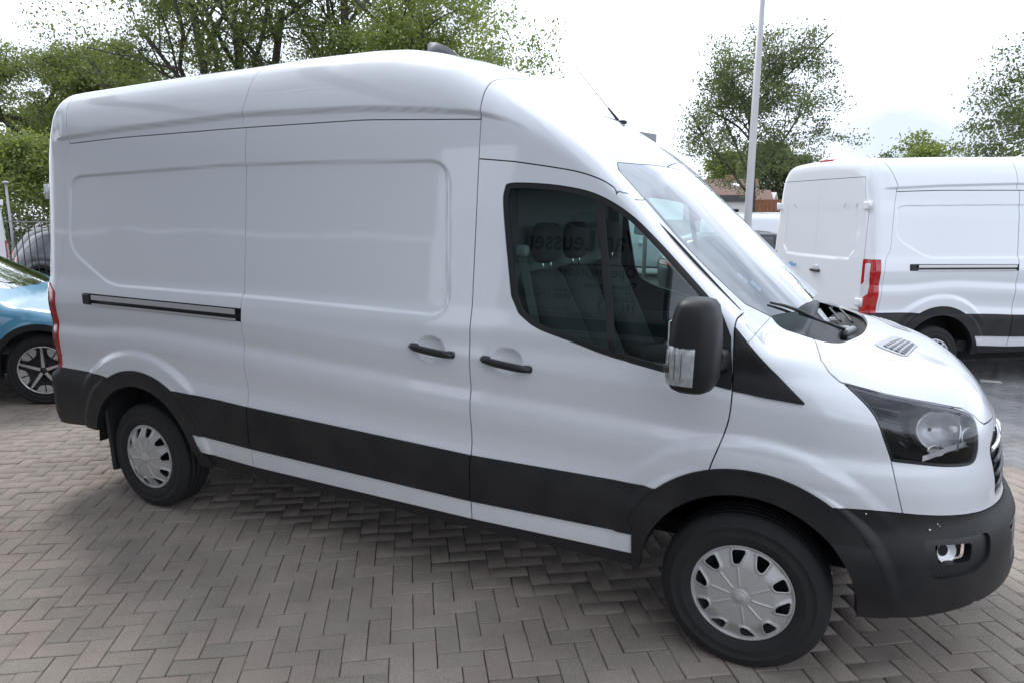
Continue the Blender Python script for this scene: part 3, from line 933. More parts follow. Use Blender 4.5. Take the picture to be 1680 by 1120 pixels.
def text(s, size, loc, rot, ma, parent=None, italic=0, depth=.001, name='lettering', align='CENTER', bold=0):
    c = bpy.data.curves.new(name, 'FONT')
    c.body = s; c.size = size; c.extrude = depth; c.align_x = align; c.align_y = 'BOTTOM'
    c.shear = italic; c.resolution_u = 3; c.offset = bold
    o = bpy.data.objects.new(name, c)
    me = bpy.data.meshes.new_from_object(o)
    bpy.data.objects.remove(o)
    me.materials.clear()
    me.materials.append(ma)
    o = bpy.data.objects.new(name, me)
    o.location = loc; o.rotation_euler = rot
    return link(o, parent)

def wheel_cover_mesh(rad=.2244):
    """steel-look wheel cover with ten trapezoid windows; faces -y, centre at the origin"""
    rs = np.concatenate([[.0005], np.linspace(.006, .204, 67), np.linspace(.206, rad, 10)])
    nt_ = 360
    th = np.linspace(0, 2 * np.pi, nt_ + 1)
    RR, TT = np.meshgrid(rs, th, indexing='ij')
    def h(r, t):
        base = .030 - .018 * (r / .2) ** 2
        base = base - .022 * sstep(.128, .205, r) + .012 * sstep(.200, .212, r) - .022 * sstep(.214, .2244, r)
        base = base + .008 * sstep(.036, .030, r)
        k = np.abs((t / (np.pi / 5) + .5) % 1 - .5) * np.pi / 5 * r     # distance to radial ridges
        base = base + .0045 * np.exp(-(k / .0035) ** 2) * sstep(.04, .055, r) * sstep(.135, .12, r)
        k2 = np.abs((t / (np.pi / 5)) % 1 - .5) * np.pi / 5 * r
        # raised lips round the windows
        g = hole(r, t)
        base = base + .004 * np.exp(-((g - .004) / .004) ** 2) * (r > .1) + .006 * sstep(.02, .0, g) * sstep(.10, .14, r) * sstep(.215, .2, r)
        return base
    def hole(r, t):
        u = t / (np.pi / 5) + .5
        i = np.floor(u); f = (u - i - .5) * np.pi / 5
        tilt = np.where(i % 2 == 0, 1.0, -1.0) * .24
        x = f * r - tilt * (r - .169) - np.where(i % 2 == 0, 1, -1) * .0025
        hw = .0220 + .34 * (r - .170)
        d = np.maximum(np.abs(x) - hw, np.abs(r - .170) - .026)
        e = np.stack([np.abs(x) - hw + .009, np.abs(r - .170) - .026 + .009])
        return np.where((e > 0).all(0), np.hypot(e[0], e[1]) - .008, d)
    Hh = h(RR, TT)
    P = np.stack([RR * np.cos(TT), -Hh, RR * np.sin(TT)], 2)
    # normals by finite difference
    e1 = 5e-4
    hr = (h(RR + e1, TT) - h(RR - e1, TT)) / (2 * e1)
    ht = (h(RR, TT + e1 / .1) - h(RR, TT - e1 / .1)) / (2 * e1 / .1) / np.maximum(RR, .004)
    n = np.stack([-hr * -1 * 1, np.ones_like(hr), ht], 2)
    er = np.stack([np.cos(TT), 0 * TT, np.sin(TT)], 2); et = np.stack([-np.sin(TT), 0 * TT, np.cos(TT)], 2)
    N = -(hr[..., None] * er + ht[..., None] * et) - np.array([0, 1, 0]) 
    N = N / np.linalg.norm(N, axis=2, keepdims=True)
    # surface is y=-h: outward normal = (-grad h, -1) expressed with y negative
    V = P.reshape(-1, 3); N = N.reshape(-1, 3)
    T = grid_tris(len(rs), nt_ + 1)
    a, b, c = V[T[:, 0]], V[T[:, 1]], V[T[:, 2]]
    if ((np.cross(b - a, c - a)) * N[T[:, 0]]).sum() < 0: T = T[:, ::-1]
    m = TM(V, N, T)
    rr = np.hypot(V[:, 0], V[:, 2]); tt = np.arctan2(V[:, 2], V[:, 0]) % (2 * np.pi)
    ttg = TT.ravel()
    g = hole(rr, ttg)
    _, m = split(m, g)
    return m

def tyre_mb(Rt=.3525, w=.23, rim=.212):
    """tyre revolved about y; outer face at -w/2"""
    b = MB()
    hw = w / 2
    prof = [(rim - .006, -hw + .025), (rim + .004, -hw + .012), (rim + .03, -hw + .003), (rim + .040, -hw + .0005), (rim + .043, -hw - .0015), (rim + .047, -hw - .0015), (rim + .050, -hw), (rim + .065, -hw), (rim + .082, -hw + .0015), (rim + .084, -hw - .001), (rim + .090, -hw - .0005), (rim + .095, -hw + .004), (Rt - .020, -hw + .014), (Rt - .008, -hw + .024), (Rt - .002, -hw + .036)]
    tr = []
    for c in (-.055, -.018, .018, .055):
        tr += [(Rt, c - .006), (Rt - .008, c - .004), (Rt - .008, c + .004), (Rt, c + .006)]
    prof = prof + tr + [(r, -h) for r, h in prof[::-1]]
    b.lathe(prof, 72, 'y')
    return b

def add_wheel(root, x, y, side, style='cover', Rt=.3525, rz=0, spin=0, w=.225, rimr=.212):
    """side -1: faces -y; the wheel hub sits at (x, y) on its outer face plane"""
    wz = Rt - .004
    o = tyre_mb(Rt, w, rimr).build('tyre', TYRE, None, recalc=True)
    wh = bpy.data.objects.new('wheel', None); link(wh, root)
    wh.location = (x, y, wz); wh.rotation_euler = (0, 0, rz + (math.pi if side > 0 else 0))
    o.parent = wh; o.location = (0, w / 2, 0)
    dk = MB().lathe([(.0, .05), (.06, .05), (.09, .075), (.15, .06), (.19, .03), (rimr, .02), (rimr, w - .02)], 48, 'y')
    dk.build('rim', mat('dark_steel_rim', (.012, .012, .013), rough=.6), wh, recalc=False)
    if style == 'cover':
        global COVER
        if 'COVER' not in globals() or COVER is None:
            COVER = wheel_cover_mesh()
            c = tm_object(COVER, 'wheel_cover', SILVER, wh, 0, .016, skipmid=False)
            globals()['COVER_ME'] = c.data
        else:
            c = link(bpy.data.objects.new('wheel_cover', COVER_ME), wh)
        c.location = (0, .012, 0); c.rotation_euler = (0, spin, 0)
        bdg = MB().lathe([(.0, -.0415), (.022, -.041), (.026, -.037)], 24, 'y')
        bo = bdg.build('hub_badge', SILVER, wh, recalc=False); bo.location = (0, .012, 0)
        lg = MB().prism([(.017 * math.cos(a), .008 * math.sin(a)) for a in np.linspace(0, 2 * math.pi, 17)[:-1]], -.0432, -.0405, 'y')
        l2 = lg.build('hub_emblem', ALLOY, wh); l2.location = (0, .012, 0)
    elif style == 'spokes':                       # ten thin spokes in five pairs
        sp = MB()
        for k in range(5):
            for dd in (-.13, .13):
                a = 2 * math.pi * k / 5 + spin; a2 = a + dd * 1.6
                p0 = (math.cos(a + dd) * .04, -.004, math.sin(a + dd) * .04); p1 = (math.cos(a2) * (rimr - .01), -.002, math.sin(a2) * (rimr - .01))
                sp.tube([p0, p1], [.014, .011], 6, smooth=False)
        sp.lathe([(.0, -.012), (.03, -.01), (.045, .004), (.045, .03)], 24, 'y')
        sp.lathe([(rimr - .022, .01), (rimr - .014, -.006), (rimr + .001, -.008), (rimr + .004, .006)], 48, 'y')
        sp.build('alloy_spokes', ALLOY, wh)
    else:                                          # five broad aero spokes with slotted plates between
        al = mat('machined_alloy', (.55, .55, .56), rough=.22, metal=.8)
        sp = MB()
        for k in range(5):
            a = 2 * math.pi * k / 5 + spin
            M = Matrix.Rotation(-a, 4, 'Y')
            r1 = rimr - .006
            sp.prism([(.03, -.016), (.03, .016), (r1, .009), (r1, -.009)], -.006, .02, 'y', M)
        sp.lathe([(rimr - .012, .01), (rimr - .008, -.004), (rimr + .002, -.006), (rimr + .004, .006)], 48, 'y')
        sp.build('alloy_spokes', al, wh)
        for k in range(5):
            a = 2 * math.pi * (k + .5) / 5 + spin
            M = Matrix.Rotation(-a, 4, 'Y')
            r0, r1 = rimr * .62, rimr - .008
            pl = MB()
            for sgn in (-1, 1):
                pts = [(r0, sgn * .006), (r0 + .01, sgn * .05), (r1 * .86, sgn * .085), (r1 * .96, sgn * .062), (r1, sgn * .006)]
                pl.prism(pts if sgn > 0 else pts[::-1], -.002, .012, 'y', M)
            pl.build('aero_insert', al, wh)
        hb = MB().lathe([(.0, -.010), (.024, -.009), (.03, .0)], 20, 'y').build('hub_cap', BLACK_S, wh, recalc=False)
    return wh

def rounded(cx, cy, cz, sx, sy, sz, n=16, m=10, p=3.2):
    """superellipsoid rings for soft box shapes"""
    rings = []
    for j in range(1, m):
        ph = -math.pi / 2 + math.pi * j / m
        c, s = math.cos(ph), math.sin(ph)
        k = abs(c) ** (2 / p); zz = math.copysign(abs(s) ** (2 / p), s)
        rings.append([Vector((cx + sx * k * math.copysign(abs(math.cos(a)) ** (2 / p), math.cos(a)), cy + sy * k * math.copysign(abs(math.sin(a)) ** (2 / p), math.sin(a)), cz + sz * zz)) for a in [2 * math.pi * i / n for i in range(n)]])
    return rings

def van_details(root, van, cover='cover', fine=True):
    for x in (0, 3.75):
        for s in (-1, 1):
            add_wheel(root, x, s * .985, s, cover, spin=R(9) if x else R(-8))
    # wheel wells and floor
    for A in (ARCH_F, ARCH_R):
        for s in (-1, 1):
            r = A[3] + .03
            P = lambda a, y: (A[0] + r * math.cos(a), s * y, A[1] + r * math.sin(a) + .02)
            MB().loft([[P(math.pi * i / 20, .60), P(math.pi * i / 20, .985)] for i in range(21)], closed=False, cap=False).build('wheel_well', GAP, root)
    fl = MB()
    fl.box((.35, -.93, .40), (3.25, .93, .52)).box((.62, -.68, .24), (3.0, .68, .41)).box((-.80, -.55, .30), (-.5, .55, .56)).box((-.85, -.70, .60), (.4, .70, .80)).box((3.2, -.60, .38), (4.5, .60, .62)).box((-.85, -.9, .55), (-.52, .9, .62))  # low middle box added to block light coming under from the far side
    fl.box((3.30, -.60, .45), (4.2, -.585, 1.0)).box((3.30, .585, .45), (4.2, .60, 1.0)).box((-.08, -.8, .28), (.08, .8, .40)).box((3.68, -.8, .24), (3.82, .8, .38))
    fl.build('underbody', GAP, root)
    for s in (-1, 1):                              # flaps behind the rear wheels, exhaust-side brackets
        f = MB().loft([[(-.36 - .05 * math.cos(u), s * .74, z), (-.36 - .05 * math.cos(u), s * .99, z), (-.33 - .05 * math.cos(u), s * .99, z), (-.33 - .05 * math.cos(u), s * .74, z)] for u, z in ((0, .76), (.5, .62), (1, .48), (1.3, .34), (1.45, .20))], smooth=False)
        f.build('mud_flap', RUBBER, root, bevel=.008)
        if fine:
            b = MB().loft(rounded(-.735, s * .993, .80, .05, .012, .018), smooth=True)
            b.build('bumper_sensor_cap', BLACK, root)
    W_ = lambda x, z: float(van.W(np.array([x]), np.array([z]))[0])
    # handles
    for (x0, z0, x1, z1, nm) in ((2.115, 1.288, 2.368, 1.262, 'door_handle'), (2.518, 1.262, 2.778, 1.234, 'door_handle')):
        for s in (-1, 1):
            rings = []
            for t in np.linspace(0, 1, 13):
                x = x0 + (x1 - x0) * t; z = z0 + (z1 - z0) * t
                bow = .012 + .018 * math.sin(math.pi * t) ** .6
                w = .0185 * (1 - .55 * abs(2 * t - 1) ** 6) * (1 if 0 < t < 1 else .55)
                y = 1.022 + bow
                rings.append([(x, s * (y + .012 * math.cos(a)), z + w * math.sin(a)) for a in [2 * math.pi * i / 12 for i in range(12)]])
            h = MB().loft(rings)
            for xe, ze in ((x0 + .022, z0 - .002), (x1 - .022, z1 + .002)):
                h.loft(rounded(xe, s * 1.022, ze, .026, .018, .018))
            h.build(nm, BLACK_S, root)
    # rear hinges
    for z in (.98, 2.06 + van.dz * .15):
        for s in (-1, 1):
            h = MB().box((-.925, min(s * .80, s * .88), z - .04), (-.89, max(s * .80, s * .88), z + .04), bev=.008)
            h.tube([(-.905, s * .895, z - .05), (-.905, s * .895, z + .05)], .016, 10)
            h.build('door_hinge', WHITE, root)
    # interior
    if fine: cab_interior(root)

def cab_interior(root):
    b = MB().box((2.50, -.88, .8), (2.53, .88, 2.2))
    b.build('bulkhead', INTLIGHT, root)
    MB().box((2.53, -.93, .78), (3.9, .93, .82)).build('cab_floor', INTERIOR, root)
    # dashboard: profile swept across
    prof = [(3.36, 1.00), (3.33, 1.16), (3.36, 1.30), (3.44, 1.37), (3.60, 1.40), (3.80, 1.42), (3.90, 1.44), (3.90, 1.0)]
    d = MB().loft([[(x, y, z - (.03 if abs(y) > .8 else 0)) for x, z in prof] for y in (-.68, -.64, -.4, 0, .4, .64, .68)])
    db = d.build('dashboard', INTERIOR, root, bevel=.02)
    MB().loft(rounded(3.43, .45, 1.42, .10, .22, .05)).build('instrument_hood', BLACK_S, db)
    MB().box((3.34, -.13, 1.30), (3.37, .13, 1.46), bev=.008).build('centre_screen', mat('dark_screen', (.01, .01, .012), rough=.1), db)
    # paper tags lying on the dash top
    sw = MB()
    n = 28
    M = Matrix.Translation((3.24, .45, 1.30)) @ Matrix.Rotation(R(-62), 4, 'Y')
    ring = [M @ Vector((.185 * math.cos(2 * math.pi * k / n), .185 * math.sin(2 * math.pi * k / n), 0)) for k in range(n + 1)]
    sw.tube(ring, .014, 8, cap=False)
    for a in (0, 2.2, 4.08):
        sw.tube([M @ Vector((0, 0, -.03)), M @ Vector((.18 * math.cos(a), .18 * math.sin(a), 0))], .012, 6)
    sw.tube([M @ Vector((0, 0, -.03)), M @ Vector((0, 0, -.2))], .03, 8)
    sw.build('steering_wheel', BLACK_S, root)
    for y, hd in ((-.56, 1), (-.14, 1), (.47, 1)):
        sx = 2.99
        s = MB().loft(rounded(sx + .10, y, 1.02, .26, .225, .09))
        so_ = s.build('seat', SEATM, root)
        bk = MB().loft([[(sx - .12 - .26 * t + dx * (1 - .25 * t), y + dy * (1 - .18 * t ** 2), 1.06 + .60 * t) for dx, dy in ((-.06, -.20), (-.03, -.225), (.05, -.22), (.075, -.17), (.055, 0), (.075, .17), (.05, .22), (-.03, .225), (-.06, .20))] for t in (0, .12, .3, .5, .7, .88, 1)])
        bk.build('backrest', SEATM, so_, subsurf=1)
        MB().loft(rounded(sx - .345, y, 1.79, .055, .125, .105)).build('headrest', SEATM, so_, subsurf=1)
        for dy_ in (-.05, .05): MB().tube([(sx - .34, y + dy_, 1.60), (sx - .345, y + dy_, 1.75)], .006, 8).build('headrest_post', CHROME, so_)
    bl = MB()
    pts = [Vector((2.63, -.82, 1.74)), Vector((2.68, -.81, 1.50)), Vector((2.75, -.79, 1.15))]
    bl.loft([[p + Vector((-.022, 0, 0)), p + Vector((.022, 0, 0)), p + Vector((.022, -.003, 0)), p + Vector((-.022, -.003, 0))] for p in pts], smooth=False)
    bl.build('seat_belt', mat('belt_webbing', (.16, .17, .17), rough=.8), root)
    MB().loft(rounded(2.63, -.82, 1.76, .035, .02, .03)).build('belt_guide', mat('grey_belt_guide', (.25, .26, .26), rough=.5), root)
    MB().box((2.70, -.79, 1.325), (2.73, -.76, 1.365), bev=.006).build('belt_buckle', CHROME, root)
    for s in (-1, 1):
        MB().tube([(3.06, s * .79, 2.05), (3.18, s * .79, 1.94), (3.32, s * .78, 1.81), (3.48, s * .78, 1.65), (3.62, s * .78, 1.51)], [.04, .04, .04, .04, .04], 8).build('pillar_trim', GAP, root)
        MB().box((2.50, min(s * .78, s * .90), 1.2), (2.60, max(s * .78, s * .90), 2.10), bev=.02).build('pillar_trim', INTERIOR, root)
    MB().box((2.5, -.80, 2.13), (2.95, .80, 2.15)).build('roof_lining', INTLIGHT, root)
    for s in (-1, 1):
        MB().box((2.55, min(s * .90, s * .93), .82), (3.55, max(s * .90, s * .93), 1.27)).build('door_card', INTERIOR, root)
# ================================================================== the big van in front
ROOT = thing('delivery_van', 'long high-roof white panel van in the foreground, black lower cladding and silver wheel covers', 'van')
VAN = build_van(ROOT, 'h3', True)
van_details(ROOT, VAN)
def surf(x, y, lift=0):
    """height of the shell top at (x, y)"""
    z = np.linspace(1.0, 3.0, 1001)
    P = np.stack([np.full_like(z, x), np.full_like(z, y), z], 1)
    f = VAN.F(P)
    i = np.where(f < 0)[0]
    return float(z[i[-1]]) + lift
# door mirrors
for s in (-1, 1):
    rings = []
    for k, (t, kx, ky) in enumerate([(0, .55, .6), (.04, .80, .82), (.12, .96, .95), (.3, 1, 1), (.55, .97, 1), (.78, .90, .97), (.92, .78, .90), (.98, .62, .75), (1, .40, .5)]):
        z = 1.278 + .352 * t
        cx, cy = 3.543 + .008 * t, -1.225
        ring = []
        for a in [2 * math.pi * i / 28 for i in range(28)]:
            c, q_ = math.cos(a), math.sin(a)
            px = math.copysign(abs(c) ** (2 / 3.0), c) * .098 * kx
            py = math.copysign(abs(q_) ** (2 / 3.4), q_) * .118 * ky
            if px < 0: px *= .95
            ring.append((cx + px, (cy + py) * (-s), z))
        rings.append(ring)
    mo = MB().loft(rings).build('wing_mirror', BLACK, ROOT)
    tagm = mo
    arm = MB().loft([[(3.60 + dx, y * (-s), zc + dz) for dx, dz in ((-.05, -.045), (.045, -.045), (.055, .03), (-.04, .05))] for y, zc in ((-1.20, 1.40), (-1.08, 1.385), (-1.02, 1.36), (-.90, 1.36))], smooth=False)
    arm.build('mirror_arm', BLACK, mo, bevel=.012)
    # glass on the rear face
    gl = MB().box((3.450, min(s * 1.18, s * 1.26), 1.37), (3.458, max(s * 1.18, s * 1.26), 1.54), bev=.0015)
    gl.build('mirror_glass', CHROME, mo)
    # indicator lens on the outer corner
    lz = []
    for z in np.linspace(1.315, 1.460, 7):
        t = (z - 1.265) / .365
        e = .0 if 1.32 < z < 1.455 else -.004
        row = []
        for a in np.linspace(R(277), R(196), 13):
            c, q_ = math.cos(a), math.sin(a)
            px = math.copysign(abs(c) ** (2 / 3.0), c) * (.098 * .97 + .003 + e)
            py = math.copysign(abs(q_) ** (2 / 3.4), q_) * (.118 + .005 + e)
            row.append((3.543 + .008 * t + px, (-1.225 + py) * (-s), z))
        lz.append(row)
    c0_ = Vector((3.55, 1.20 * s, 0))
    ind = MB().loft([[(x, y, z) for x, y, z in row] for row in lz], closed=False, cap=False).build('indicator_lens', LENS, mo)
    inn_ = [[((x - c0_.x) * .985 + c0_.x, (y - c0_.y) * .985 + c0_.y, z) for x, y, z in row] for row in lz]
    MB().loft(inn_, closed=False, cap=False).build('indicator_reflector', mat('indicator_silver', (.74, .74, .73), rough=.3, metal=.3, noise=(38, .6, (.32, .32, .32))), ind)
    for j in (2, 4, 7, 9):
        MB().tube([inn_[k][j] for k in range(1, 6)], .002, 5).build('lens_rib', mat('lens_rib_grey', (.16, .16, .17), rough=.2), ind)
    MB().loft(rounded(inn_[3][8][0], inn_[3][8][1], 1.375, .012, .012, .017)).build('indicator_bulb', mat('bulb_smoked', (.06, .055, .05), rough=.1), ind)
# roof aerial fin and mast
fin = MB().loft([[(x, -w_, 2.79), (x, -w_ * .8, z0_), (x, -w_ * .25, z1_), (x, w_ * .25, z1_), (x, w_ * .8, z0_), (x, w_, 2.79)] for x, w_, z0_, z1_ in ((1.595, .028, 2.86, 2.955), (1.61, .032, 2.87, 2.963), (1.66, .035, 2.87, 2.958), (1.72, .035, 2.86, 2.933), (1.78, .032, 2.84, 2.895), (1.83, .026, 2.82, 2.85), (1.87, .014, 2.80, 2.81))])
fin.build('roof_fin', mat('fin_grey', (.05, .05, .055), rough=.3, coat=.6), ROOT)
za = surf(2.84, 0)
A_, B_ = Vector((2.835, 0, za)), Vector((2.517, 0, 2.80))
B_ = A_ + (B_ - A_)
mast = MB().tube([A_, A_ + (B_ - A_) * .22], [.009, .006], 8).tube([A_ + (B_ - A_) * .2, B_], [.0026, .0018], 6).loft(rounded(A_.x + .01, 0, A_.z, .03, .02, .012))
mast.build('aerial', BLACK_S, ROOT)
# wiper
def onglass(x, y, lift): return Vector((x, y, surf(x, y) + lift))
wp = MB().tube([onglass(3.745, -.60, .016), onglass(3.80, -.545, .02), onglass(3.86, -.49, .022), Vector((3.93, -.45, 1.475)), Vector((4.00, -.42, 1.45))], [.005, .007, .008, .007, .006], 6)
wr = wp.build('wiper', BLACK_S, ROOT)
MB().tube([Vector((3.86, -.49, 1.50)), Vector((3.95, -.42, 1.465)), Vector((4.05, -.33, 1.42))], [.006, .007, .009], 6).tube([Vector((4.05, -.33, 1.37)), Vector((4.05, -.33, 1.415))], .016, 10).build('wiper_arm', BLACK_S, wr)
# cowl tray with its fittings
ct = MB()
ct.loft([[(3.74, -.62, 1.46), (3.80, -.54, 1.43), (3.86, -.3, 1.42), (3.88, 0, 1.42), (3.86, .3, 1.42), (3.80, .54, 1.43), (3.74, .62, 1.46)],
         [(3.85, -.65, 1.39), (3.89, -.56, 1.375), (3.95, -.3, 1.365), (3.97, 0, 1.365), (3.95, .3, 1.365), (3.89, .56, 1.375), (3.85, .65, 1.39)],
         [(3.96, -.66, 1.33), (4.03, -.55, 1.32), (4.10, -.35, 1.32), (4.12, 0, 1.32), (4.10, .35, 1.32), (4.03, .55, 1.32), (3.96, .66, 1.33)],
         [(3.99, -.70, 1.37), (4.07, -.58, 1.37), (4.14, -.35, 1.375), (4.16, 0, 1.375), (4.14, .35, 1.375), (4.07, .58, 1.37), (3.99, .70, 1.37)]], closed=False, cap=False, smooth=False)
co = ct.build('cowl_panel', mat('cowl_grey_plastic', (.045, .045, .05), rough=.6, noise=(14, .5, (.08, .078, .075))), ROOT)
det = MB()
det.tube([(4.04, -.10, 1.355), (4.09, -.02, 1.375)], .020, 12)
det.box((4.02, .10, 1.33), (4.08, .18, 1.365), bev=.01).box((3.96, .34, 1.34), (4.02, .40, 1.375), bev=.01)
det.build('cowl_fitting', mat('grey_fitting', (.30, .31, .32), rough=.45), co)['kind'] = 'stuff'
hr_ = MB()
for k in range(9):
    y = .05 + .06 * k
    hr_.tube([(3.95 - .008 * k, y, 1.40 - .002 * k), (3.975 - .008 * k, y + .03, 1.395)], .005, 6)
hr_.build('seal_clip', STEEL, co)['kind'] = 'stuff'
hr2 = MB()
for k in (0, 3): hr2.tube([(4.03 + .018 * k, .16 + .0 * k, 1.385), (4.00 + .018 * k, .40, 1.385), (3.96 + .018 * k, .60, 1.40)], .006, 6)
hr2.build('cable_run', BLACK_S, co)
SPK = mat('paint_chip_white', (.7, .7, .7), rough=.6)
for x_, y_, z_, r_ in ((4.187, -.990, .807, .0045), (4.414, -.886, .745, .0065), (4.441, -.862, .764, .004), (4.449, -.858, .755, .003)):
    MB().loft(rounded(x_, y_, z_, r_ * .7, r_ * .55, r_ * .7, 8, 6, 2.0)).build('paint_chip', SPK, ROOT)
# paper tag codes inside the windscreen corner
for k, (x, y) in enumerate(((3.62, -.585), (3.675, -.555))):
    z = surf(x, y) - .012
    st = MB().add([(x - .025, y - .02, z + .022), (x + .02, y - .018, z - .018), (x + .022, y + .018, z - .010), (x - .022, y + .016, z + .030)], [(0, 1, 2, 3)])
    st.build('windscreen_sticker', mat('blue_sticker', (.20, .26, .60), rough=.5, noise=(90, 1, (.75, .78, .9))), ROOT)
# ================================================================== cars: same casting, other profiles
class Car:
    def __init__(s, W, top, hood, front, rear, wb, ra=.37, kt=.09):
        s.Wt = table(W, .02, 0, 2.4); s.T = table(top, .05, -1.4, 4.4); s.Hd = table(hood, .05, -1.4, 4.4)
        s.Ft = table(front, .03, 0, 2.4); s.Rt = table(rear, .03, 0, 2.4); s.wb = wb; s.ra = ra; s.kt = kt
        s.ST = np.gradient(s.T[1], s.T[0])
    def F(s, P):
        x, y, z = P[:, 0], np.abs(P[:, 1]), P[:, 2]
        w = tab(s.Wt, z)
        for cx in (0, s.wb):
            d = np.hypot(x - cx, z - s.ra)
            w = w + .022 * sstep(.16, .06, d - s.ra - .03) * sstep(.2, .4, z)
        xf = tab(s.Ft, z); xr = tab(s.Rt, z)
        u = np.clip((x - (xf - .9)) / .9, 0, 2); v = np.clip(((xr + .8) - x) / .8, 0, 2)
        n = 2.6; yn = np.minimum(y / w, 2)
        e = np.maximum(u, v)
        fs = ((e ** n + yn ** n) ** (1 / n) - 1) * .85
        zt = tab(s.T, x) - .05 * (y / .6) ** 2; zh = tab(s.Hd, x) - .06 * (y / .8) ** 2
        sl_ = np.interp(x, s.T[0], s.ST)
        ft = (z - zt) / np.sqrt(1 + sl_ * sl_); fh = (z - zh) * .95
        return smax(fs, -smax(-ft, -fh, .04), s.kt)
    N = Van.N
    cast = Van.cast
def build_car(root, car, paint, side, wsp, rwp, belt_black=.40, res=.03, wheel=None, lamps=(), rails=False, doors=(), spin=0, hw=.93):
    L1 = float(car.Ft[1].max()) + .15; L0 = float(car.Rt[1].min()) - .15; zt = float(car.T[1].max())
    H = make_shell(car, dx=res, dz=res * .8, dy=.05, nose=16, tail=14, zt=(.14, zt), xr=(L0, L1), xl=(L0 + .9, L1 - 1.1), lowh=None, w=1.15, pz=(.75, .75))
    X = lambda V: V[:, 0]; Y = lambda V: V[:, 1]; Z = lambda V: V[:, 2]
    def both(m, name, ma, par, off=0, curl=.012):
        return [tm_object(m, name, ma, par, off, curl), tm_object(mirror(m), name, ma, par, off, curl)]
    def whole(m, name, ma, par=root, off=0, curl=.012):
        return tm_object(join(m, mirror(m)), name, ma, par, off, curl)
    _, H = carve(H, lambda V: Z(V) - .22, 0)
    ra = car.ra
    arch = lambda V, r: np.maximum(np.minimum(np.hypot(X(V), Z(V) - ra), np.hypot(X(V) - car.wb, Z(V) - ra)) - r, Y(V) + .45)
    _, H = carve(H, lambda V: arch(V, ra + .025), 0)
    clad, H = carve(H, lambda V: np.minimum(arch(V, ra + .085), Z(V) - belt_black), .001)
    whole(clad, 'lower_cladding', BLACK, root, .006, .05)
    sg, H = carve(H, lambda V: np.maximum(psdf(X(V), Z(V), side), Y(V) + .3), .002)
    wg, H = carve(H, lambda V: np.maximum(psdf(X(V), Y(V), wsp), .8 - Z(V)), .003)
    rg, H = carve(H, lambda V: np.maximum(psdf(X(V), Y(V), rwp), .8 - Z(V)), .003)
    full = H
    for nm, ma, g in lamps:
        l, H = carve(H, g, .003)
        both(l, nm, ma, root, .004, .02)
    bodyparts = []
    for k, (a, b) in enumerate(doors):
        d, H = carve(H, lambda V: np.maximum(np.maximum(a - X(V) + .10 * sstep(.75, .35, Z(V)) * (k == 0), X(V) - b), np.maximum(Y(V) + .3, Z(V) - zt + .10)), .003)
        both(d, 'car_door', paint, root, 0, .012)
    body = whole(H, 'body', paint)
    whole(full, 'inner_shell', GAP, root, -.02, 0)
    for m in (sg, mirror(sg)):
        o = tm_object(m, 'side_window', CARG, root, -.004, .01)
        for px_ in ((side[:, 0].min() + .75), (side[:, 0].min() + 1.65)):
            pl, _ = carve(m, lambda V: np.abs(X(V) - px_) - .035, 0)
            tm_object(pl, 'window_pillar', BLACK_S, o, .002, 0)
    whole(wg, 'windscreen', WSG2, root, -.003, .01)
    whole(rg, 'rear_window', CARG, root, -.003, .01)
    for x in (0, car.wb):
        for s in (-1, 1): add_wheel(root, x, s * (hw - .02), s, wheel or 'aero', Rt=ra - .01, w=.22, rimr=.24, spin=spin)
    if rails:
        for s in (-1, 1):
            MB().tube([(x, s * .56, float(tab(car.T, np.array(x))) - .045 + (.05 if 0 < i < 6 else 0)) for i, x in enumerate(np.linspace(-.1, 1.7, 7))], .014, 6).build('roof_rail', STEEL, root)
    # cabin innards
    MB().box((L0 + .5, -.75, .3), (L1 - .6, .75, .5)).build('floor_pan', GAP, root)
    for x in (.45, 1.35):
        for y in (-.38, .38):
            if x < 1: y *= .95
            MB().loft(rounded(x - .12, y, .98, .10, .22, .30)).loft(rounded(x - .16, y, 1.33, .06, .12, .08)).build('seat', SEATM, root)
    MB().loft(rounded(2.05, 0, .92, .18, .66, .10)).build('dashboard', INTERIOR, root)
    for s in (-1, 1):
        MB().loft(rounded(1.98, s * (hw + .09), 1.04, .06, .10, .065)).build('wing_mirror', paint, root)
    return body
CARG = glass_mat('tinted_car_glass', (.10, .13, .14), extra=.03)
WSG2 = glass_mat('car_windscreen_glass', (.45, .58, .58), extra=.34, mul=3)
W_SUV = [(0, .80), (.2, .83), (.35, .90), (.6, .93), (.85, .935), (.95, .915), (1.05, .87), (1.5, .66), (1.7, .54), (2.4, .2)]
SUV = lambda: Car(W_SUV, [(-1.4, .6), (-1.0, .86), (-.8, 1.10), (-.5, 1.42), (-.1, 1.54), (.6, 1.60), (1.3, 1.59), (1.75, 1.50), (2.45, 1.14), (2.9, .90), (4.4, .3)],
                  [(-1.4, .90), (-.7, .98), (2.2, 1.07), (2.7, 1.04), (3.3, .94), (3.75, .78), (4.4, .5)],
                  [(0, 3.5), (.2, 3.62), (.4, 3.71), (.7, 3.70), (.85, 3.66), (1.0, 3.55), (1.3, 3.2), (2.4, 2.5)],
                  [(0, -.7), (.2, -.78), (.5, -.87), (.8, -.88), (1.0, -.85), (1.5, -.5), (2.4, 0)], 2.85)
SIDE_SUV = rpoly([(-.42, 1.12), (-.05, 1.41), (.55, 1.50), (1.45, 1.47), (2.12, 1.12), (2.05, 1.04), (-.35, 1.06)], .06)
WS_SUV = np.array([(1.50, -.56), (2.22, -.74), (2.42, -.45), (2.48, .05), (1.56, .05), (1.53, -.35)])
RW_SUV = np.array([(-.28, -.52), (-.80, -.62), (-.84, .05), (-.30, .05)])
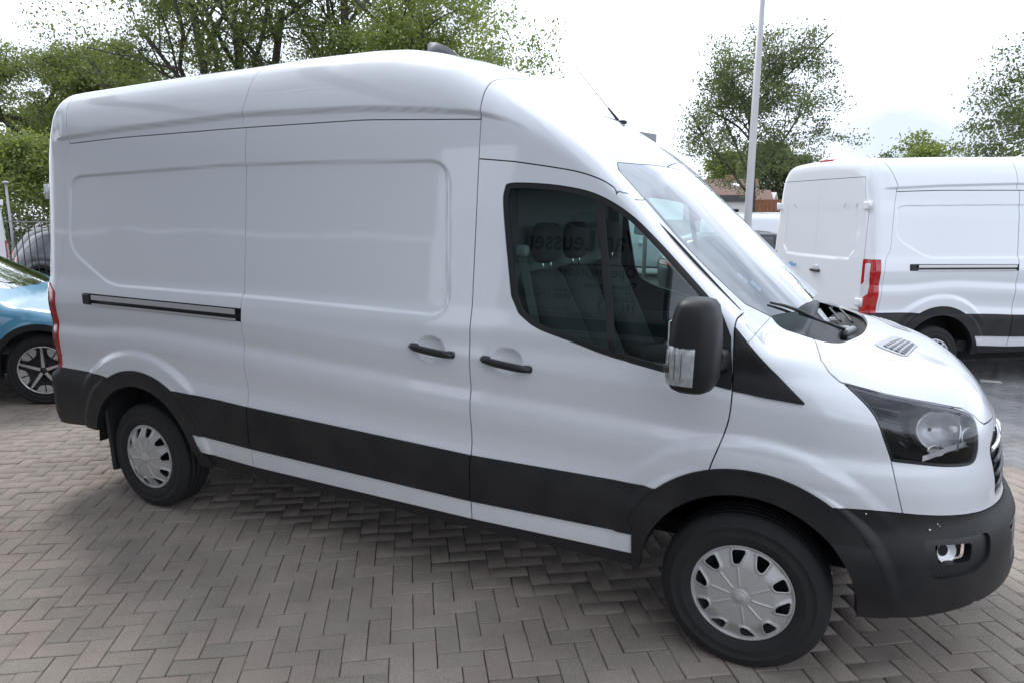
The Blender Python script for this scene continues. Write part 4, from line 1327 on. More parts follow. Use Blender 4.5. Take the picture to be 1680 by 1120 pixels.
SUV_LAMPS = [('headlight', CLEARL, lambda V: np.maximum(np.abs(V[:, 2] - .80) - .06, 3.25 - V[:, 0] - (V[:, 2] - .8) * .5 + np.where(V[:, 1] > -.42, 9, 0))),
             ('tail_light', REDL, lambda V: np.maximum(np.abs(V[:, 2] - .92) - .055, V[:, 0] + .55))]
VAN_S = lambda: Car([(0, .85), (.2, .88), (.5, .96), (1.0, .98), (1.3, .95), (1.8, .84), (2.0, .78), (2.4, .6)],
                    [(-1.4, 1.90), (-.9, 1.93), (0, 1.97), (1.6, 1.97), (2.0, 1.90), (3.0, 1.15), (3.4, .9), (4.4, .2)],
                    [(-1.4, .9), (2.4, 1.2), (2.9, 1.14), (3.5, 1.0), (3.9, .80), (4.4, .5)],
                    [(0, 3.6), (.2, 3.72), (.5, 3.82), (.8, 3.80), (1.0, 3.68), (1.3, 3.3), (2.4, 2.4)],
                    [(0, -.85), (.5, -1.0), (1.0, -1.02), (1.8, -.95), (2.4, -.8)], 2.95, kt=.14)
SIDE_V = rpoly([(1.75, 1.30), (1.78, 1.75), (2.05, 1.72), (2.75, 1.25), (2.7, 1.18)], .05)
WS_V = np.array([(1.98, -.66), (2.9, -.80), (3.0, -.4), (3.05, .05), (2.10, .05), (2.04, -.4)])
RW_V = np.array([(-9, -.1), (-9, .1), (-8, 0)])
# ================================================================== ground and block paving
def attr_mat(name, ramp, rough=.88, grain=230, stain=.30, bump=.8):
    m = bpy.data.materials.new(name); m.use_nodes = True
    n = m.node_tree; b = n.nodes['Principled BSDF']
    b.inputs['Roughness'].default_value = rough
    b.inputs['Specular IOR Level'].default_value = .3
    a = n.nodes.new('ShaderNodeAttribute'); a.attribute_name = 'tint'
    r = n.nodes.new('ShaderNodeValToRGB')
    while len(r.color_ramp.elements) < len(ramp): r.color_ramp.elements.new(.5)
    for e, (p_, c) in zip(r.color_ramp.elements, ramp): e.position = p_; e.color = (*c, 1)
    n.links.new(a.outputs['Fac'], r.inputs[0])
    t = n.nodes.new('ShaderNodeTexCoord')
    g = n.nodes.new('ShaderNodeNewGeometry')
    z = n.nodes.new('ShaderNodeTexNoise'); z.inputs['Scale'].default_value = grain; z.inputs['Detail'].default_value = 3; z.inputs['Roughness'].default_value = .9
    n.links.new(g.outputs['Position'], z.inputs['Vector'])
    mr = n.nodes.new('ShaderNodeMapRange'); mr.inputs[1].default_value = .3; mr.inputs[2].default_value = .7; mr.inputs[3].default_value = .50; mr.inputs[4].default_value = 1.50
    n.links.new(z.outputs['Fac'], mr.inputs[0])
    z2 = n.nodes.new('ShaderNodeTexNoise'); z2.inputs['Scale'].default_value = 1.1; z2.inputs['Detail'].default_value = 6; z2.inputs['Roughness'].default_value = .6
    n.links.new(g.outputs['Position'], z2.inputs['Vector'])
    mr2 = n.nodes.new('ShaderNodeMapRange'); mr2.inputs[1].default_value = .3; mr2.inputs[2].default_value = .7; mr2.inputs[3].default_value = 1 - stain; mr2.inputs[4].default_value = 1 + stain * .7
    n.links.new(z2.outputs['Fac'], mr2.inputs[0])
    mu = n.nodes.new('ShaderNodeMath'); mu.operation = 'MULTIPLY'
    n.links.new(mr.outputs[0], mu.inputs[0]); n.links.new(mr2.outputs[0], mu.inputs[1])
    mc = n.nodes.new('ShaderNodeMixRGB'); mc.blend_type = 'MULTIPLY'; mc.inputs[0].default_value = 1
    n.links.new(r.outputs[0], mc.inputs[1]); n.links.new(mu.outputs[0], mc.inputs[2])
    n.links.new(mc.outputs[0], b.inputs['Base Color'])
    bp = n.nodes.new('ShaderNodeBump'); bp.inputs['Strength'].default_value = bump; bp.inputs['Distance'].default_value = .0015
    n.links.new(z.outputs['Fac'], bp.inputs['Height']); n.links.new(bp.outputs[0], b.inputs['Normal'])
    return m
PAVE = attr_mat('concrete_block', [(0, (.262, .234, .198)), (.3, (.295, .250, .214)), (.62, (.315, .264, .227)), (.8, (.275, .242, .206)), (1, (.292, .238, .206))])
PAVE_G = attr_mat('grey_block', [(0, (.21, .207, .208)), (.5, (.24, .235, .235)), (1, (.265, .258, .255))], rough=.96)
JOINT = mat('joint_sand', (.045, .040, .035), rough=.95, noise=(30, .6, (.09, .08, .065)))
def brick_tex_mat():
    m = bpy.data.materials.new('distant_block_paving'); m.use_nodes = True
    n = m.node_tree; b = n.nodes['Principled BSDF']; b.inputs['Roughness'].default_value = .95; b.inputs['Specular IOR Level'].default_value = .12
    g = n.nodes.new('ShaderNodeNewGeometry'); mp_ = n.nodes.new('ShaderNodeMapping'); mp_.inputs['Rotation'].default_value = (0, 0, R(-34))
    br = n.nodes.new('ShaderNodeTexBrick'); br.inputs['Scale'].default_value = 1
    br.inputs['Brick Width'].default_value = .21; br.inputs['Row Height'].default_value = .105; br.inputs['Mortar Size'].default_value = .004
    br.inputs['Color1'].default_value = (.23, .225, .225, 1); br.inputs['Color2'].default_value = (.27, .262, .258, 1); br.inputs['Mortar'].default_value = (.06, .056, .05, 1)
    n.links.new(g.outputs['Position'], mp_.inputs[0]); n.links.new(mp_.outputs[0], br.inputs['Vector'])
    z = n.nodes.new('ShaderNodeTexNoise'); z.inputs['Scale'].default_value = .6; z.inputs['Detail'].default_value = 7
    n.links.new(g.outputs['Position'], z.inputs['Vector'])
    mr = n.nodes.new('ShaderNodeMapRange'); mr.inputs[1].default_value = .3; mr.inputs[2].default_value = .7; mr.inputs[3].default_value = .75; mr.inputs[4].default_value = 1.25
    n.links.new(z.outputs['Fac'], mr.inputs[0])
    mc = n.nodes.new('ShaderNodeMixRGB'); mc.blend_type = 'MULTIPLY'; mc.inputs[0].default_value = 1
    n.links.new(br.outputs[0], mc.inputs[1]); n.links.new(mr.outputs[0], mc.inputs[2]); n.links.new(mc.outputs[0], b.inputs['Base Color'])
    return m
FARPAVE = brick_tex_mat()
gr = MB().add([(-140, -60, -.030), (140, -60, -.030), (140, 200, -.030), (-140, 200, -.030)], [(0, 1, 2, 3)]).build('ground', FARPAVE)
tag(gr, kind='structure')
PV = MB().add([(-14, -8, -.012), (16, -8, -.012), (16, 18, -.012), (-14, 18, -.012)], [(0, 1, 2, 3)]).build('paving', JOINT)
tag(PV, kind='structure')
ANG = R(34.2)
ca, sa = math.cos(ANG), math.sin(ANG)
Bw = .1045
cu = np.array(cam.matrix_world.inverted())
def to_px(P):
    q_ = np.c_[P, np.ones(len(P))] @ cu.T
    d = -q_[:, 2]
    return 512 + 696.9 * q_[:, 0] / d, 341 - 696.9 * q_[:, 1] / d, d
n_ = 130
I_, J_ = np.meshgrid(np.arange(-n_, n_), np.arange(-n_, n_), indexing='ij')
I_, J_ = I_.ravel(), J_.ravel()
mm_ = (I_ - J_) % 4
Hs = mm_ == 0; Vs = mm_ == 2
cxs = np.concatenate([(I_[Hs] + 1) * Bw, (I_[Vs] + .5) * Bw]); cys = np.concatenate([(J_[Hs] + .5) * Bw, (J_[Vs]) * Bw])
vert = np.concatenate([np.zeros(Hs.sum(), bool), np.ones(Vs.sum(), bool)])
OX, OY = 1.5, .6
wx, wy = OX + cxs * ca - cys * sa, OY + cxs * sa + cys * ca
px, py, dd = to_px(np.c_[wx, wy, np.zeros_like(wx)])
keep = (dd > .5) & (px > -260) & (px < 1280) & (py < 900) & (dd < 12.5)
wx, wy, vert, dd, px, py = [a[keep] for a in (wx, wy, vert, dd, px, py)]
far_side = (-(wx - 5.3) * math.sin(R(33)) + (wy - 2.55) * math.cos(R(33)) > 0) & (wx > 3)
rs = np.random.RandomState(3)
tint = rs.rand(len(wx))
hz = rs.normal(0, .0011, len(wx)); tx = rs.normal(0, .0026, len(wx)); ty = rs.normal(0, .0026, len(wx)); yawj = rs.normal(0, .006, len(wx)); tx[far_side] *= .3; ty[far_side] *= .3; hz[far_side] *= .5
gapj = rs.uniform(.0009, .0026, len(wx))
def brick_geo(i):
    hl, hw_ = Bw - gapj[i], Bw / 2 - gapj[i]
    a = ANG + (math.pi / 2 if vert[i] else 0) + yawj[i]
    c, s = math.cos(a), math.sin(a)
    L = []
    for (e, z) in ((0, -.014), (0, -.0032), (.0035, 0)):
        for sx, sy in ((-1, -1), (1, -1), (1, 1), (-1, 1)):
            u, v = sx * (hl - e), sy * (hw_ - e)
            L.append((u * c - v * s, u * s + v * c, z + (hz[i] + u * tx[i] + v * ty[i] if z > -.01 else 0)))
    return L
BF = [(0, 1, 5, 4), (1, 2, 6, 5), (2, 3, 7, 6), (3, 0, 4, 7), (4, 5, 9, 8), (5, 6, 10, 9), (6, 7, 11, 10), (7, 4, 8, 11), (8, 9, 10, 11)]
# vectorised field
def field(idx, name, ma, parent):
    n = len(idx)
    a = ANG + np.where(vert[idx], math.pi / 2, 0) + yawj[idx]
    c, s = np.cos(a), np.sin(a)
    V = np.zeros((n, 12, 3))
    k = 0
    for (e, z) in ((0, -.014), (0, -.0032), (.0035, 0)):
        for sx, sy in ((-1, -1), (1, -1), (1, 1), (-1, 1)):
            u = sx * (Bw - gapj[idx] - e); v = sy * (Bw / 2 - gapj[idx] - e)
            V[:, k, 0] = wx[idx] + u * c - v * s; V[:, k, 1] = wy[idx] + u * s + v * c
            V[:, k, 2] = z + (hz[idx] + u * tx[idx] + v * ty[idx] if z > -.01 else 0)
            k += 1
    F = (np.array(BF)[None] + (np.arange(n) * 12)[:, None, None]).reshape(-1, 4)
    me = bpy.data.meshes.new(name)
    me.vertices.add(n * 12); me.vertices.foreach_set('co', V.astype(np.float32).ravel())
    me.loops.add(len(F) * 4); me.loops.foreach_set('vertex_index', F.astype(np.int32).ravel())
    me.polygons.add(len(F)); me.polygons.foreach_set('loop_start', np.arange(0, len(F) * 4, 4, dtype=np.int32))
    me.update(calc_edges=True)
    at = me.attributes.new('tint', 'FLOAT', 'FACE'); at.data.foreach_set('value', np.repeat(tint[idx], 9).astype(np.float32))
    me.materials.append(ma)
    return link(bpy.data.objects.new(name, me), parent)
# the 300 that show largest and are not under the van body
vis = (px > 0) & (px < 1024) & (py > 0) & (py < 682) & ~((wx > -1) & (wx < 4.3) & (wy > -.8) & (wy < 1.1)) & ~far_side
order = np.where(vis)[0][np.argsort(dd[vis])][:300]
single = np.zeros(len(wx), bool); single[order] = True
rest = np.where(~single & ~far_side)[0]
tag(field(rest, 'paving_blocks', PAVE, PV), kind='stuff')
tag(field(np.where(~single & far_side)[0], 'grey_paving_blocks', PAVE_G, PV), kind='stuff')
BM = {}
for i in order:
    key = (bool(vert[i]), int(tint[i] * 10))
    if key not in BM:
        hz_, tx_, ty_ = hz[i], tx[i], ty[i]
        me = bpy.data.meshes.new('brick'); me.from_pydata(brick_geo(i), [], BF)
        at = me.attributes.new('tint', 'FLOAT', 'FACE'); at.data.foreach_set('value', [float(tint[i])] * 9)
        me.materials.append(PAVE); BM[key] = me
    o = bpy.data.objects.new('brick', BM[key]); o.location = (wx[i], wy[i], rs.normal(0, .0007)); link(o, PV)
WST = mat('white_marker_stone', (.62, .60, .57), rough=.85, noise=(40, .5, (.45, .43, .40)))
for k in range(-4, 5):
    x, y = 5.164 + .49 * k, 5.635 + .253 * k
    o = MB().box((-.11, -.052, -.01), (.11, .052, .006), Matrix.Rotation(ANG - R(30), 4, 'Z'), bev=.004).build('marker_stone', WST, PV)
    o.location = (x, y, 0)
# ================================================================== trees
def leaf_mat(name, c1, c2, c3):
    m = bpy.data.materials.new(name); m.use_nodes = True
    n = m.node_tree; b = n.nodes['Principled BSDF']; o = n.nodes['Material Output']
    b.inputs['Roughness'].default_value = .55; b.inputs['Specular IOR Level'].default_value = .35
    a = n.nodes.new('ShaderNodeAttribute'); a.attribute_name = 'tint'
    r = n.nodes.new('ShaderNodeValToRGB'); r.color_ramp.elements.new(.5)
    for e, p_, c in zip(r.color_ramp.elements, (0, .5, 1), (c1, c2, c3)): e.position = p_; e.color = (*c, 1)
    n.links.new(a.outputs['Fac'], r.inputs[0]); n.links.new(r.outputs[0], b.inputs['Base Color'])
    t = n.nodes.new('ShaderNodeBsdfTranslucent'); ms = n.nodes.new('ShaderNodeMixShader'); ms.inputs[0].default_value = .42
    br = n.nodes.new('ShaderNodeMixRGB'); br.blend_type = 'MULTIPLY'; br.inputs[0].default_value = 1; br.inputs[2].default_value = (1.5, 1.5, .8, 1)
    n.links.new(r.outputs[0], br.inputs[1]); n.links.new(br.outputs[0], t.inputs[0])
    n.links.new(b.outputs[0], ms.inputs[1]); n.links.new(t.outputs[0], ms.inputs[2]); n.links.new(ms.outputs[0], o.inputs[0])
    return m
LEAF = leaf_mat('oak_leaves', (.08, .11, .045), (.14, .175, .065), (.22, .25, .095))
LEAF_Y = leaf_mat('pale_leaves', (.12, .16, .055), (.20, .25, .085), (.29, .33, .12))
LEAF_D = leaf_mat('dark_leaves', (.07, .095, .055), (.115, .145, .075), (.18, .215, .11))
BARK = mat('bark', (.055, .045, .038), rough=.95, noise=(6, .7, (.11, .095, .08)), bump=1, bscale=40)
def tree(name, label, x, y, h, r, base, seed, leaf=LEAF, trunk_r=.2, lean=(0, 0), cl=300, per=60, ls=.10, group=None, stems=1, fr_=.6, blob=.42, gap_=.16):
    T = thing(name, label, 'tree', (x, y, 0), 0, group)
    g = np.random.RandomState(seed)
    segs = MB(); tips = []
    def limb(p, d, L, rad, depth):
        n = 5
        if depth and (((p[0] - lean[0] * h) / r) ** 2 + ((p[1] - lean[1] * h) / r) ** 2 > .8 or p[2] > h * .93): return
        pts = [p.copy()]; rr = [rad]
        for i in range(n):
            d = d + g.normal(0, .16, 3) * (1 if depth else .35) + np.array([0, 0, .05 if depth < 2 else .0])
            d /= np.linalg.norm(d)
            p2 = p + d * L / n
            if depth and (((p2[0] - lean[0] * h) / r) ** 2 + ((p2[1] - lean[1] * h) / r) ** 2 > 1 or p2[2] > h * .98): d = d * np.array([-.3, -.3, .2]); p2 = p + d * .1
            p = p2
            pts.append(p.copy()); rr.append(rad * (1 - (.42 if depth < 2 else .7) * (i + 1) / n))
            if depth >= 1 and i >= 1: tips.append((p.copy(), depth))
        if depth <= 2: segs.tube(pts, rr, (8, 6, 5, 4)[depth], cap=False)
        else: segs.tube([pts[0], pts[2], pts[5]], [rr[0], rr[2], rr[5]], 3, cap=False)
        if depth < 3:
            k = (7, 5, 4)[depth]
            for j in range(k):
                t = .35 + .65 * (j + g.rand() * .6) / k
                i = min(int(t * n), n - 1); f = t * n - i
                q_ = pts[i] * (1 - f) + pts[min(i + 1, n)] * f
                az = g.rand() * 2 * math.pi
                out_ = np.array([math.cos(az), math.sin(az), .25 + g.rand() * .35])
                nd = d * (.45 if depth == 0 else .55) + out_ * (.9 if depth == 0 else .65); nd /= np.linalg.norm(nd)
                limb(q_, nd, L * ((.62, .62, .6)[depth]) * (.8 + .4 * g.rand()), max(rr[i] * .55, .008), depth + 1)
    for s_ in range(stems):
        az = 2 * math.pi * s_ / stems + seed
        d0 = np.array([lean[0] + (.22 * math.cos(az) if stems > 1 else 0), lean[1] + (.22 * math.sin(az) if stems > 1 else 0), 1.0]); d0 /= np.linalg.norm(d0)
        limb(np.zeros(3), d0, h * .72, trunk_r, 0)
    tr = segs.build('trunk', BARK, T, recalc=False)
    P = np.array([t[0] for t in tips])
    # fit the crown into its envelope
    c0 = np.array([lean[0] * h, lean[1] * h, base + (h - base) * .5])
    inside = ((P[:, 0] - c0[0]) / r) ** 2 + ((P[:, 1] - c0[1]) / r) ** 2 + ((P[:, 2] - c0[2]) / ((h - base) * .55)) ** 2 < 1.15
    P = P[inside & (P[:, 2] > base * .8)]
    if len(P) < 10: P = c0 + g.normal(0, .4, (60, 3)) * [r, r, (h - base) * .4]
    # extra clump centres along the envelope so that the outline is uneven but full
    m = cl - min(len(P), int(cl * fr_))
    u = g.normal(0, 1, (m, 3)); u /= np.linalg.norm(u, axis=1, keepdims=True)
    E = c0 + u * np.array([r, r, (h - base) * .5]) * (g.uniform(.35, 1.0, (m, 1)) ** .55) * (1 + .16 * np.sin(u[:, :1] * 5 + seed) + .14 * np.sin(u[:, 1:2] * 7 + seed * 2))
    C_ = np.vstack([P[g.permutation(len(P))[:int(cl * fr_)]], E])
    dens = g.rand(len(C_)) ** .5
    keepc = (np.sin(C_[:, 0] * 1.7 / blob * .42 + seed) * np.sin(C_[:, 1] * 1.5 + seed * 3) * np.sin(C_[:, 2] * 2.3 / blob * .42 + seed * 2) > -gap_)
    C_ = C_[keepc]; dens = dens[keepc]
    n = len(C_) * per
    ci = np.repeat(np.arange(len(C_)), per)
    off = g.normal(0, 1, (n, 3)) * blob * .5 * np.array([1.15, 1.15, .62])
    ctr = C_[ci] + off * (.5 + .7 * dens[ci])[:, None]
    nrm = g.normal(0, 1, (n, 3)) + np.array([0, 0, .9]); nrm /= np.linalg.norm(nrm, axis=1, keepdims=True)
    t1 = np.cross(nrm, g.normal(0, 1, (n, 3))); t1 /= np.linalg.norm(t1, axis=1, keepdims=True)
    t2 = np.cross(nrm, t1)
    s1 = ls * g.uniform(.6, 1.25, (n, 1)); s2 = s1 * g.uniform(.45, .7, (n, 1))
    V = np.stack([ctr - t1 * s1, ctr - t2 * s2 + nrm * s2 * .25, ctr + t1 * s1, ctr + t2 * s2 + nrm * s2 * .25], 1).reshape(-1, 3)
    me = bpy.data.meshes.new('crown')
    me.vertices.add(4 * n); me.vertices.foreach_set('co', V.astype(np.float32).ravel())
    me.loops.add(4 * n); me.loops.foreach_set('vertex_index', np.arange(4 * n, dtype=np.int32))
    me.polygons.add(n); me.polygons.foreach_set('loop_start', np.arange(0, 4 * n, 4, dtype=np.int32))
    me.update(calc_edges=True)
    ct_ = g.rand(len(C_))
    tv = np.clip(.55 * ct_[ci] + .45 * g.rand(n), 0, 1)
    at = me.attributes.new('tint', 'FLOAT', 'FACE'); at.data.foreach_set('value', tv.astype(np.float32))
    me.materials.append(leaf)
    link(bpy.data.objects.new('crown', me), T)
    return T
GT = 'trees behind the left fence'
tree('broadleaf_tree', 'broad tree at the far left edge, dark limbs showing under its green crown', -27.5, 15.5, 8.7, 5.2, 2.2, 11, trunk_r=.30, fr_=.62, gap_=.34, cl=720, per=124, ls=0.061, blob=.58, group=GT)
tree('broadleaf_tree', 'rounded green tree just left of the van roof corner', -22.6, 16.5, 8.3, 3.6, 2.0, 5, trunk_r=.22, fr_=.62, gap_=.26, cl=500, per=124, ls=0.061, blob=.56, group=GT)
tree('broadleaf_tree', 'tall many-stemmed tree reaching out of the top of the photo', -16.4, 15.5, 12.5, 4.8, 4.2, 23, trunk_r=.20, fr_=.62, gap_=.26, cl=800, per=96, ls=0.058, blob=.56, group=GT, stems=3)
tree('broadleaf_tree', 'slim straight tree with one dark trunk and sparse leaves', -11.9, 15.8, 13.5, 3.0, 5.2, 8, trunk_r=.19, cl=220, per=93, ls=0.054, blob=.55, group=GT)
tree('broadleaf_tree', 'bright green tree behind the roof fin of the near van', -8.2, 16.2, 10.2, 3.4, 4.4, 31, leaf=LEAF_Y, trunk_r=.16, cl=400, per=116, ls=0.061, blob=.55, group=GT)
tree('broadleaf_tree', 'low green tree over the dark cars behind the fence', -33.5, 19, 7.0, 4.2, 1.0, 14, trunk_r=.16, cl=330, per=116, ls=0.065, blob=.6, group=GT)
tree('broadleaf_tree', 'loose layered tree behind the tall lamp post', .35, 26, 8.8, 2.9, 2.7, 41, leaf=LEAF_D, trunk_r=.12, cl=360, fr_=.45, gap_=.26, per=116, ls=0.054, blob=.50)
tree('broadleaf_tree', 'dense tree rising over the second van at the right edge', 9.3, 22, 6.8, 2.7, 1.8, 17, leaf=LEAF_D, trunk_r=.18, cl=480, per=116, ls=0.054, blob=.5)
tree('broadleaf_tree', 'small pale treetop above the roof of the second van', 7.0, 40, 6.0, 1.5, 2.5, 3, leaf=LEAF_Y, trunk_r=.12, cl=120, per=78, ls=0.094, blob=.5)
tree('broadleaf_tree', 'tiny dark treetop left of the pale one over the second van', 5.2, 44, 5.6, 1.1, 2.6, 9, leaf=LEAF_D, trunk_r=.10, cl=60, per=62, ls=0.094, blob=.45)
tree('broadleaf_tree', 'dark bushy tree behind the brown tiled houses', -4.6, 84, 9.6, 4.4, 1.5, 19, leaf=LEAF_D, trunk_r=.3, cl=330, per=78, ls=0.202, blob=1.1)
tree('broadleaf_tree', 'pale round tree behind the roof ridge of the brown house', -10.2, 88, 8.9, 3.2, 1.5, 21, leaf=LEAF_Y, trunk_r=.3, cl=260, per=78, ls=0.202, blob=1.1)
GH = 'tall shrubs behind the bar fence'
for k_, (x_, y_, sd_) in enumerate(((-24.5, 7.4, 4), (-21.2, 10.0, 6), (-17.8, 12.9, 12), (-14.2, 15.0, 15))):
    tree('tall_shrub', ('tall green shrub behind the bar fence, leftmost of the row', 'tall green shrub behind the bar fence, beside the near van edge', 'tall green shrub hidden mostly behind the near van body', 'tall green shrub at the far right end of its row')[k_], x_, y_, 4.3, 2.5, .2, sd_, leaf=(LEAF, LEAF_Y)[k_ % 2], trunk_r=.07, fr_=.25, gap_=.5, cl=260, per=108, ls=0.061, blob=.55, group=GH)
# ================================================================== fences
FB = mat('fence_black_steel', (.02, .02, .022), rough=.5)
fe = thing('bar_fence', 'black steel bar fence under the left trees', 'fence', (0, 0, 0))
p0, p1 = np.array([-15.1, 1.28]), np.array([-3.9, 6.75])
Lf = np.hypot(*(p1 - p0)); nb = int(Lf / .125)
postm = MB().box((-.03, -.03, 0), (.03, .03, 1.98)).build('fence_post', FB, fe).data
barm = None
for k in range(nb + 1):
    q_ = p0 + (p1 - p0) * k / nb
    if k % 20 == 0:
        o = bpy.data.objects.new('fence_post', postm); o.location = (q_[0], q_[1], 0); link(o, fe)
    else:
        if barm is None:
            b_ = MB().tube([(0, 0, .08), (0, 0, 1.86)], .010, 6).tube([(0, 0, 1.86), (0, 0, 1.92)], [.010, .002], 6).build('fence_bar', FB, fe); barm = b_.data; b_.location = (q_[0], q_[1], 0)
        else:
            o = bpy.data.objects.new('fence_bar', barm); o.location = (q_[0], q_[1], 0); link(o, fe)
for z in (.22, 1.71):
    MB().tube([(p0[0], p0[1], z), (p1[0], p1[1], z)], .016, 4, smooth=False).build('fence_rail', FB if z < 1 else mat('fence_rail_pale', (.20, .20, .20), rough=.4), fe)
bpy.data.objects.remove(bpy.data.objects['fence_post'])
WOOD = mat('brown_timber', (.22, .085, .035), rough=.8, noise=(3, .6, (.14, .055, .028)))
fw = thing('timber_fence', 'red-brown timber board fence in front of the houses', 'fence')
for k in range(46):
    x = -3.75 + k * .19 * 1.55
    MB().box((x, 54.98, 0), (x + .285, 55.02, 3.0 + rnd.uniform(-.01, .01))).build('fence_board', WOOD, fw)
# ================================================================== houses
TILE = bpy.data.materials.new('brown_roof_tiles'); TILE.use_nodes = True
_n = TILE.node_tree; _b = _n.nodes['Principled BSDF']; _b.inputs['Roughness'].default_value = .8
_t = _n.nodes.new('ShaderNodeTexCoord'); _br = _n.nodes.new('ShaderNodeTexBrick'); _br.inputs['Scale'].default_value = 1
_br.inputs['Brick Width'].default_value = .35; _br.inputs['Row Height'].default_value = .33; _br.inputs['Mortar Size'].default_value = .03
_br.inputs['Color1'].default_value = (.17, .10, .082, 1); _br.inputs['Color2'].default_value = (.22, .135, .11, 1); _br.inputs['Mortar'].default_value = (.10, .06, .05, 1)
_n.links.new(_t.outputs['Object'], _br.inputs['Vector']); _n.links.new(_br.outputs[0], _b.inputs['Base Color'])
WALL = mat('pale_render_wall', (.62, .60, .57), rough=.9, noise=(.8, .4, (.5, .48, .45)))
BRICKW = mat('brown_brick_wall', (.26, .15, .11), rough=.9, noise=(5, .6, (.18, .10, .08)))
DARKW = mat('dark_window_glass', (.02, .025, .03), rough=.08)
def house(label, x0, x1, y, dep, eave, ridge, wall=WALL, group=None, chimney=None, skylight=None, hip=0):
    H_ = thing('house', label, 'house', ((x0 + x1) / 2, y, 0), 0, group)
    w = (x1 - x0) / 2
    b = MB().prism([(0, 0), (dep, 0), (dep, eave), (dep / 2, ridge - .1), (0, eave)], -w + .15, w - .15, 'x')
    b.build('wall', wall, H_)
    for s in (0, 1):
        ya, yb = (-.35, dep / 2) if s == 0 else (dep + .35, dep / 2)
        za = eave - .15
        m = MB()
        m.loft([[(-w, ya, za), (w, ya, za)], [(-w + hip, yb, ridge), (w - hip, yb, ridge)]], closed=False, cap=False, smooth=False)
        o = m.build('roof', TILE, H_)
        q6 = o.modifiers.new('thick', 'SOLIDIFY'); q6.thickness = .16
    MB().box((-w, -.42, eave - .24), (w, -.34, eave - .12)).build('gutter', mat('white_trim', (.7, .7, .7), rough=.5), H_)
    if chimney is not None:
        MB().box((chimney - .5, dep / 2 - .4, ridge - .5), (chimney + .5, dep / 2 + .4, ridge + .55), bev=.03).build('chimney', mat('chimney_brick', (.30, .16, .10), rough=.9), H_)
    if skylight is not None:
        t0 = .62
        sx_, sz = skylight, eave + (ridge - eave) * t0
        sy = -.35 + (dep / 2 + .35) * t0
        sl2 = math.atan2(ridge - eave, dep / 2)
        M = Matrix.Translation((sx_, sy - .12, sz + .02)) @ Matrix.Rotation(sl2, 4, 'X')
        MB().box((-.45, -.40, 0), (.45, .40, .12), M).build('skylight', mat('skylight_glass', (.75, .77, .8), rough=.2), H_)
    nwin = max(1, int(2 * w / 3))
    for k in range(nwin):
        xx = -w + (k + .5) * 2 * w / nwin
        fr = MB().box((xx - .75, -.06, 1.0), (xx + .75, -.01, 2.3)).build('window', mat('white_trim', None), H_)
        MB().box((xx - .66, -.075, 1.08), (xx + .66, -.062, 2.22)).build('pane', DARKW, fr)
    return H_
house('long brown-tiled house with a chimney and one skylight, left of the lamp post', -13.4, -5.9, 75, 8, 3.85, 5.55, chimney=.55, skylight=1.5)
house('small brown-tiled house with a pale gable, right of the lamp post', -6.4, -3.5, 72, 6, 3.1, 4.2, hip=.8)
house('brown-roofed house just peeping out beside the second van', -2.6, 5, 70, 8, 3.2, 5.3)
ex = thing('flat_roof_extension', 'white flat-roofed extension with a dark window band before the long house', 'building', (-6.5, 65, 0))
MB().box((-2.8, 0, 0), (1.3, 3, 3.0)).build('wall', WALL, ex)
MB().box((-3.1, -.3, 3.0), (1.5, 3.2, 3.55)).build('roof', mat('dark_fascia', (.05, .05, .055), rough=.6), ex)
MB().box((-1.2, -.04, 1.9), (.6, -.01, 2.3)).build('window', DARKW, ex)
# ================================================================== lamp posts
lp = thing('lamp_post', 'tall pale metal lamp post between the two white vans', 'lamp post', (1.66, 14.3, 0))
PG = mat('galvanised_post', (.42, .41, .41), rough=.5, metal=.3, noise=(2, .4, (.36, .35, .36)))
MB().tube([(0, 0, 0), (0, 0, .9), (0, 0, 1.0), (-.02, 0, 9.0)], [.115, .115, .095, .065], 20).build('pole', PG, lp)
MB().tube([(0, 0, 9.0), (0, 0, 9.2), (.5, 0, 9.35), (.9, 0, 9.35)], [.04, .04, .035, .03], 10).build('arm', PG, lp)
MB().loft(rounded(1.15, 0, 9.33, .35, .12, .06)).build('lamp_head', PG, lp)
lp2 = thing('lamp_post', 'thin pale post in front of the trees at the far left', 'lamp post', (-14.7, 6.4, 0))
MB().tube([(0, 0, 0), (0, 0, 2.55)], [.035, .028], 10).build('pole', PG, lp2)
MB().loft(rounded(0, 0, 2.57, .07, .07, .03)).build('lamp_head', PG, lp2)
sgb = thing('box_sign', 'small grey box sign standing far off above the windscreen', 'sign', (-.28, 12.0, 0))
MB().tube([(.0, 0.06, 0), (.0, 0.06, 3.3)], .05, 8).build('pole', PG, sgb)
MB().prism([(-.30, 3.42), (.17, 3.42), (.17, 3.655), (-.20, 3.725), (-.30, 3.72)], -.05, .05, 'y').build('sign_box', mat('grey_sign_box', (.30, .31, .34), rough=.5), sgb)
